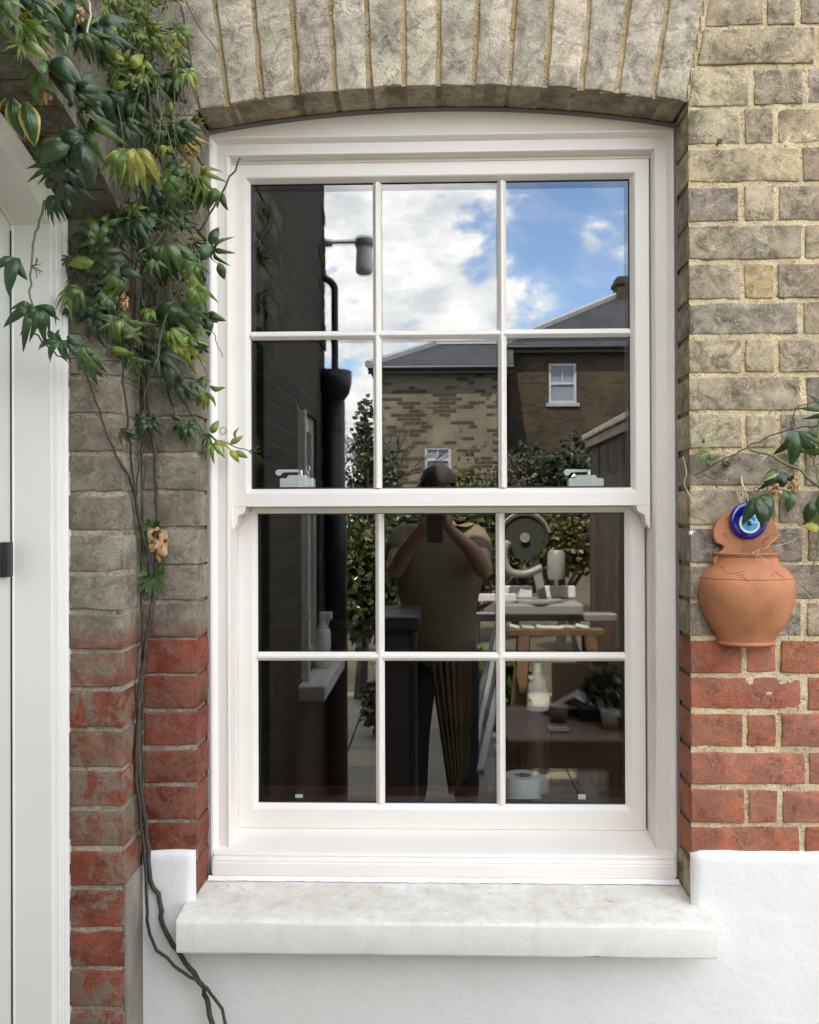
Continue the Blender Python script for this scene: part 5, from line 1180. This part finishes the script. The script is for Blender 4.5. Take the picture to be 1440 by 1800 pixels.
m = MB(); m.bbox(sb.x-.25, sb.x-.02, -3.42, -3.39, SZt+.087, SZt+.16, .005); m.bbox(sb.x+.02, sb.x+.25, -3.42, -3.39, SZt+.087, SZt+.16, .005); m.build('fence', M_WPL, saw)
def ydisc(mb, c, r, t, n=30, a0=0.0, a1=6.2832):
    vs = []; k = n+1
    for y in (-t/2, t/2):
        vs.append((c[0], c[1]+y, c[2]))
        for j in range(k): a = a0+(a1-a0)*j/n; vs.append((c[0]+r*math.cos(a), c[1]+y, c[2]+r*math.sin(a)))
    f = [(0, j+1, j+2) for j in range(n)]+[(k+1, k+1+j+2, k+1+j+1) for j in range(n)]+[(j+1, k+1+j+1, k+1+j+2, j+2) for j in range(n)]
    return mb.add(vs, f)
gc = RP(922, 945, 3.3, GL)
m = MB(); ydisc(m, (gc.x, -3.3, gc.z), .135, .05, 30, -.2, 3.6)
m.tube([(gc.x+.14*math.cos(a_), -3.275, gc.z+.14*math.sin(a_)) for a_ in [x*.2-.3 for x in range(20)]], .012, 8); gd = m.build('blade_guard', M_SAWD, saw)
m = MB(); m.tube([(gc.x+.155*math.cos(a_), -3.27, gc.z+.155*math.sin(a_)) for a_ in [x*.2+.2 for x in range(15)]], .009, 8); ydisc(m, (gc.x, -3.262, gc.z), .03, .03); m.build('guard_rim', M_SAW, saw)
m = MB(); ydisc(m, (gc.x-.01, -3.27, gc.z-.02), .115, .003); m.build('blade', M_SAWD, saw)
m = MB(); m.tube(smooth_path([Vector((gc.x-.10, -3.22, gc.z-.02)), Vector((gc.x-.13, -3.22, gc.z-.10)), Vector((gc.x-.10, -3.22, gc.z-.20)), Vector((gc.x-.0, -3.22, gc.z-.22)), Vector((gc.x+.10, -3.22, gc.z-.18))]), .024, 10); m.build('handle', M_SAW, saw, smooth=True)
m = MB(); m.lathe([(.0, 0), (.05, 0), (.055, .02), (.055, .16), (.04, .18), (.0, .18)], (gc.x+.20, -3.32, gc.z-.26), 18); m.bar((gc.x+.12, -3.36, SZt+.08), (gc.x+.05, -3.36, gc.z-.05), .07, .05); m.build('motor', M_SAW, saw, auto=40)
thing('white_offcut', 'white plastic offcut resting on the saw base', 'offcut', MB().bbox(sb.x-.42, sb.x-.14, -3.20, -3.16, SZt+.088, SZt+.13, .003), M_WPL)
# boards and trestle
M_SPLASH = paint_mat('splashed_wood', (.45, .42, .37), .7, dirt=1.0, dirtcol=(.07, .05, .03))
ws = empty('trestle', (sb.x-.02, -2.75, 0), 'paint splashed wooden trestle in front of the mitre saw', 'trestle')
tz0 = .87
MB().bbox(sb.x-.22, sb.x+.30, -2.80, -2.70, tz0, tz0+.035, .004).build('beam', M_BATTEN, ws)
for k in range(6):
    x = sb.x-.19+k*.075; a = random.uniform(-.5, .5); L_ = random.uniform(.05, .10)
    o = thing('white_offcut', 'small white plastic offcut strewn along the brown trestle', 'offcut', MB().bar((x-L_/2*math.cos(a), -2.745-L_/2*math.sin(a), tz0+.043+random.uniform(0, .012)), (x+L_/2*math.cos(a), -2.745+L_/2*math.sin(a), tz0+.043), .03, .012), M_WPL); o['group'] = 'white offcuts on the trestle'
for s1 in (-1, 1):
    for s2 in (-1, 1): MB().bar((sb.x+.04+s1*.24, -2.75+s2*.22, .004), (sb.x+.04+s1*.18, -2.75+s2*.05, tz0), .06, .025).build('leg', M_BATTEN, ws)
def lean(name, label, cat, pa, pb, wx, wy, material): return thing(name, label, cat, MB().bar(pa, pb, wx, wy), material)
lean('white_board', 'white trim board leaning to the left of the photographer, half in the sun', 'board', RP(690, 1325, 2.0, GL), RP(712, 1215, 2.6, GL), .075, .012, M_WPL)
lean('white_board', 'narrow white strip lying at the feet of the photographer', 'board', RP(722, 1402, 1.75, GL), RP(728, 1330, 2.0, GL), .03, .01, M_WPL)
lean('white_board', 'short white strip standing by the lower middle glazing bar', 'board', RP(868, 1395, 1.5, GL), RP(868, 1335, 1.55, GL), .045, .012, M_WPL)
lean('metal_pole', 'grey metal pole leaning between the photographer and the saw stand', 'pole', RP(845, 1360, 1.7, GL), RP(885, 1170, 2.6, GL), .03, .03, M_ALU)
for k in range(6):
    o = lean('wooden_batten', 'brown wooden batten in the leaning bundle before the photographer', 'batten', RP(795+k*5, 1395-k*6, 1.55, GL), RP(762+k*12, 1168-k*2, 1.62, GL), .028, .016, M_BATTEN); o['group'] = 'battens leaning in a bundle'
wb_ = empty('black_bin', (-.14, -1.32, 0), 'narrow black lidded bin at the left of the photographer', 'bin')
bx0, bx1 = RP(655, 1100, 1.22, GL).x, RP(738, 1100, 1.22, GL).x; bz = RP(700, 1085, 1.22, GL).z
MB().bbox(bx0+.015, bx1-.015, -1.60, -1.24, .05, bz-.06, .02).build('body', M_BLACK, wb_); MB().bbox(bx0, bx1, -1.63, -1.215, bz-.058, bz, .012).build('lid', M_BLACK, wb_)
for s in (bx0+.03, bx1-.03): ydisc(MB(), (s, -1.56, .06), .055, .03).build('wheel', M_BLACK, wb_)
# ---- photographer
per = empty('person', (.07, -2.2, 0), 'man in olive T-shirt and dark trousers holding up a phone, mirrored in the middle panes', 'person')
M_SKIN = mat('skin', (.42, .25, .18), .5); M_TEE = mat('olive_tee', (.23, .185, .12), .9, bump=(7, .35, .03), var=(5, .2)); M_TRO = mat('black_trousers', (.012, .012, .014), .85); M_HAIR = mat('dark_hair', (.045, .034, .026), .6)
def skin(name, nodes, edges, root, material, parent, sub=2):
    """nodes {key: (pos, rx, ry)} grown into one continuous surface"""
    keys = list(nodes); me = bpy.data.meshes.new(name); me.from_pydata([nodes[k][0] for k in keys], [(keys.index(a), keys.index(b)) for a, b in edges], [])
    o = bpy.data.objects.new(name, me); COL.objects.link(o); md = o.modifiers.new('skin', 'SKIN'); md.use_smooth_shade = True
    for i, k in enumerate(keys):
        sv = me.skin_vertices[0].data[i]; sv.radius = (nodes[k][1], nodes[k][2]); sv.use_root = (k == root)
    s = o.modifiers.new('sub', 'SUBSURF'); s.levels = sub; s.render_levels = sub
    dg = bpy.context.evaluated_depsgraph_get(); ev = o.evaluated_get(dg); m2 = bpy.data.meshes.new_from_object(ev)
    bpy.data.objects.remove(o); o = bpy.data.objects.new(name, m2); COL.objects.link(o); m2.materials.clear(); m2.materials.append(material)
    m2.polygons.foreach_set('use_smooth', [True]*len(m2.polygons)); o.parent = parent; o.matrix_parent_inverse = parent.matrix_basis.inverted(); return o
bx, by = .07, -2.20
nd = {'pel': ((bx, by, .93), .135, .10), 'wai': ((bx, by, 1.10), .125, .09), 'che': ((bx, by, 1.30), .14, .095), 'nek0': ((bx, by+.01, 1.47), .075, .06), 'nek': ((bx, by+.03, 1.53), .055, .055), 'jaw': ((bx-.005, by+.065, 1.585), .062, .075), 'hed': ((bx-.005, by+.06, 1.68), .075, .09), 'top': ((bx-.005, by+.05, 1.745), .05, .06)}
eg = [('pel', 'wai'), ('wai', 'che'), ('che', 'nek0'), ('nek0', 'nek'), ('nek', 'jaw'), ('jaw', 'hed'), ('hed', 'top')]
for s, sx in (('l', -1), ('r', 1)):
    nd['sh'+s] = ((bx+sx*.185, by, 1.415), .062, .06); nd['el'+s] = ((bx+sx*.215, by+.21, 1.26), .043, .043); nd['fo'+s] = ((bx+sx*.15, by+.32, 1.38), .041, .038); nd['wr'+s] = ((.051+sx*.062, by+.40, 1.475), .027, .022)
    nd['pa'+s] = ((.051+sx*.046, by+.422, 1.515), .026, .016)
    eg += [('che', 'sh'+s), ('sh'+s, 'el'+s), ('el'+s, 'fo'+s), ('fo'+s, 'wr'+s), ('wr'+s, 'pa'+s)]
    nd['hip'+s] = ((bx+sx*.10, by, .86), .095, .10); nd['kn'+s] = ((bx+sx*.12, by+.03, .48), .058, .06); nd['an'+s] = ((bx+sx*.13, by, .09), .04, .045); nd['to'+s] = ((bx+sx*.14, by+.16, .035), .04, .03)
    eg += [('pel', 'hip'+s), ('hip'+s, 'kn'+s), ('kn'+s, 'an'+s), ('an'+s, 'to'+s)]
    for f in range(4):                                  # fingers wrap round the back of the phone
        z = 1.545-f*.019; ln = (.9, 1, .95, .75)[f]
        nd[f'f{f}a'+s] = ((.051+sx*.050, by+.432, z), .0085, .0085); nd[f'f{f}b'+s] = ((.051+sx*(.047-.004*ln), by+.429, z+.002), .008, .008); nd[f'f{f}c'+s] = ((.051+sx*(.036-.014*ln), by+.424, z+.003), .007, .007)
        eg += [('pa'+s, f'f{f}a'+s), (f'f{f}a'+s, f'f{f}b'+s), (f'f{f}b'+s, f'f{f}c'+s)]
    nd['t0'+s] = ((.051+sx*.050, by+.418, 1.492), .011, .010); nd['t1'+s] = ((.051+sx*.034, by+.412, 1.508), .009, .009); nd['t2'+s] = ((.051+sx*.018, by+.414, 1.522), .008, .008)
    eg += [('wr'+s, 't0'+s), ('t0'+s, 't1'+s), ('t1'+s, 't2'+s)]
body = skin('body', nd, eg, 'pel', M_SKIN, per)
tee = {'hem': ((bx, by, .80), .20, .15), 'he2': ((bx, by, .93), .20, .15), 'wai': ((bx, by, 1.10), .195, .15), 'che': ((bx, by, 1.30), .225, .155), 'col': ((bx, by+.005, 1.47), .115, .095), 'co2': ((bx, by+.02, 1.52), .07, .07)}
te = [('hem', 'he2'), ('he2', 'wai'), ('wai', 'che'), ('che', 'col'), ('col', 'co2')]
for s, sx in (('l', -1), ('r', 1)):
    tee['sh'+s] = ((bx+sx*.19, by, 1.41), .095, .09); tee['sl'+s] = ((bx+sx*.214, by+.12, 1.325), .082, .08); te += [('che', 'sh'+s), ('sh'+s, 'sl'+s)]
skin('t_shirt', tee, te, 'hem', M_TEE, per)
tr = {'wst': ((bx, by, .95), .158, .118)}; tr_e = []
for s, sx in (('l', -1), ('r', 1)):
    tr['h'+s] = ((bx+sx*.10, by, .84), .108, .112); tr['k'+s] = ((bx+sx*.12, by+.03, .48), .075, .078); tr['a'+s] = ((bx+sx*.13, by+.0, .10), .066, .07); tr_e += [('wst', 'h'+s), ('h'+s, 'k'+s), ('k'+s, 'a'+s)]
skin('trousers', tr, tr_e, 'wst', M_TRO, per)
for sx in (-1, 1): MB().bbox(bx+sx*.135-.05, bx+sx*.135+.05, by-.09, by+.20, .002, .095, .03).build('shoe', M_BLACK, per, smooth=True)
bm = bmesh.new(); bmesh.ops.create_icosphere(bm, subdivisions=4, radius=1)
for v in bm.verts:
    q = v.co.copy(); v.co = Vector((q.x*.089, q.y*.108, q.z*.098))*(1+noise.noise(q*4)*.05)
bmesh.ops.delete(bm, geom=[v for v in bm.verts if v.co.z < -.01 and v.co.y > .0 or v.co.z < -.06], context='VERTS')
MB().bm(bm, Matrix.Translation((bx-.005, by+.048, 1.69))).build('hair', M_HAIR, per, smooth=True)
fm = MB()
for sx in (-1, 1):
    fm.lathe([(.001, -.009), (.0085, -.004), (.0085, .004), (.001, .009)], (bx-.005+sx*.032, by+.142, 1.672), 10); 
fm.build('eye', M_IRON, per)
m = MB(); m.tube([(bx-.005, by+.140, 1.675), (bx-.005, by+.166, 1.635), (bx-.005, by+.148, 1.627)], [.008, .013, .009], 8); m.build('nose', M_SKIN, per, smooth=True)
m = MB(); m.tube([(bx-.028, by+.132, 1.595), (bx-.005, by+.142, 1.592), (bx+.018, by+.132, 1.595)], [.003, .006, .003], 7); m.build('mouth', mat('lips', (.32, .14, .11), .5), per, smooth=True)
for sx in (-1, 1): MB().tube([(bx-.005+sx*.082, by+.05, 1.69), (bx-.005+sx*.09, by+.042, 1.67), (bx-.005+sx*.08, by+.052, 1.64)], [.012, .016, .009], 7).build('ear', M_SKIN, per, smooth=True)
ph = MB(); ph.bbox(.015, .087, -1.768, -1.760, 1.415, 1.562, .004); tag(ph.build('phone', mat('phone_back', (.06, .055, .05), .4), None), 'black phone held up in both hands by the man in the olive T-shirt', 'phone')

# ------------------------------------------------------------------ room behind the glass
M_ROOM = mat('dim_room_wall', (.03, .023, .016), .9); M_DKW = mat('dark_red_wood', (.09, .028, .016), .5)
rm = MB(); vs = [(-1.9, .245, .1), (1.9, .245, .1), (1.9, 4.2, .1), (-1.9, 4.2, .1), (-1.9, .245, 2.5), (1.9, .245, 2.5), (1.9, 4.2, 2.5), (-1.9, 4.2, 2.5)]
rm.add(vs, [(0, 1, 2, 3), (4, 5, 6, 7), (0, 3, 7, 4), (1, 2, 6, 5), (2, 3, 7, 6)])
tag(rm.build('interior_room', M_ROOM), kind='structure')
isl = MB(); isl.bbox(-.55, .68, .236, .52, .815, .84, .006); tag(isl.build('inner_sill', M_DKW), 'dark wooden board along the inside of the window', 'window board')
def roll(x, y, z, r, h):
    m = MB(); n = 26
    m.lathe([(.02, 0), (r, 0), (r, h), (.02, h), (.02, 0)], (x, y, z), n, cap=False); return m
p = P(919, 1375, .40); tp_ = empty('paper_roll', (p.x, .40, .842), 'white paper roll standing inside at the lower right pane', 'paper roll')
roll(p.x, .40, .842, .045, P(919, 1362, .40).z-.842).build('paper', mat('tissue', (.72, .71, .70), .9), tp_, auto=40); roll(p.x, .40, .8425, .0205, P(919, 1362, .40).z-.8435).build('core', M_CARD, tp_, auto=40)
p = P(945, 1200, .47); z0 = .842; zt = P(945, 1166, .47).z; h = zt-z0
bo = empty('bottle', (p.x, .47, z0), 'translucent white round shouldered bottle with dark label inside the right pane', 'bottle')
m = MB(); m.lathe([(.0, 0), (.027, 0), (.0285, .006), (.0285, h-.09), (.027, h-.07), (.021, h-.045), (.012, h-.028), (.010, h-.022), (.0, h-.022)], (p.x, .47, z0), 24); m.build('body', mat('milky_plastic', (.5, .5, .48), .35), bo, auto=45)
m = MB(); m.lathe([(.0, h-.021), (.0095, h-.021), (.0095, h), (.0, h)], (p.x, .47, z0), 16); m.build('cap', M_WHITE, bo, auto=45)
m = MB(); m.lathe([(.0292, .05), (.0292, h-.115)], (p.x, .47, z0), 24, cap=False); m.build('label', mat('dark_label', (.05, .022, .024), .5), bo, smooth=True)
# room furniture, far back
cb = empty('sideboard', (-.45, 2.7, .1), 'dark red wooden sideboard inside the room behind the lower left panes', 'sideboard')
a = P(478, 1085, 2.6); b_ = P(735, 1085, 2.6)
MB().bbox(a.x, b_.x, 2.5, 3.0, a.z-.05, a.z, .006).build('top', M_DKW, cb); MB().bbox(a.x+.04, b_.x-.04, 2.54, 2.98, .102, a.z-.052, .006).build('carcass', M_DKW, cb)
zs_ = .8; p = Vector((WX+.045, -2.1, 0))
sp = empty('spray_bottle', (p.x, -2.1, zs_), 'grey white trigger spray bottle standing on the stone sill of the side wing', 'bottle')
m = MB(); H = .27
m.lathe([(.0, .002), (.036, .002), (.038, .01), (.038, H*.60), (.034, H*.68), (.018, H*.76), (.014, H*.80), (.0, H*.80)], (p.x, -2.1, zs_), 20); m.build('body', M_WHITE, sp, auto=45)
m = MB(); m.bbox(p.x-.016, p.x+.045, -2.115, -2.085, zs_+H*.86, zs_+H, .006); m.lathe([(.0, H*.79), (.017, H*.79), (.017, H*.87), (.0, H*.87)], (p.x, -2.1, zs_), 12); m.bar((p.x+.03, -2.1, zs_+H*.87), (p.x+.02, -2.1, zs_+H*.72), .012, .01); m.build('trigger_head', M_WHITE, sp)
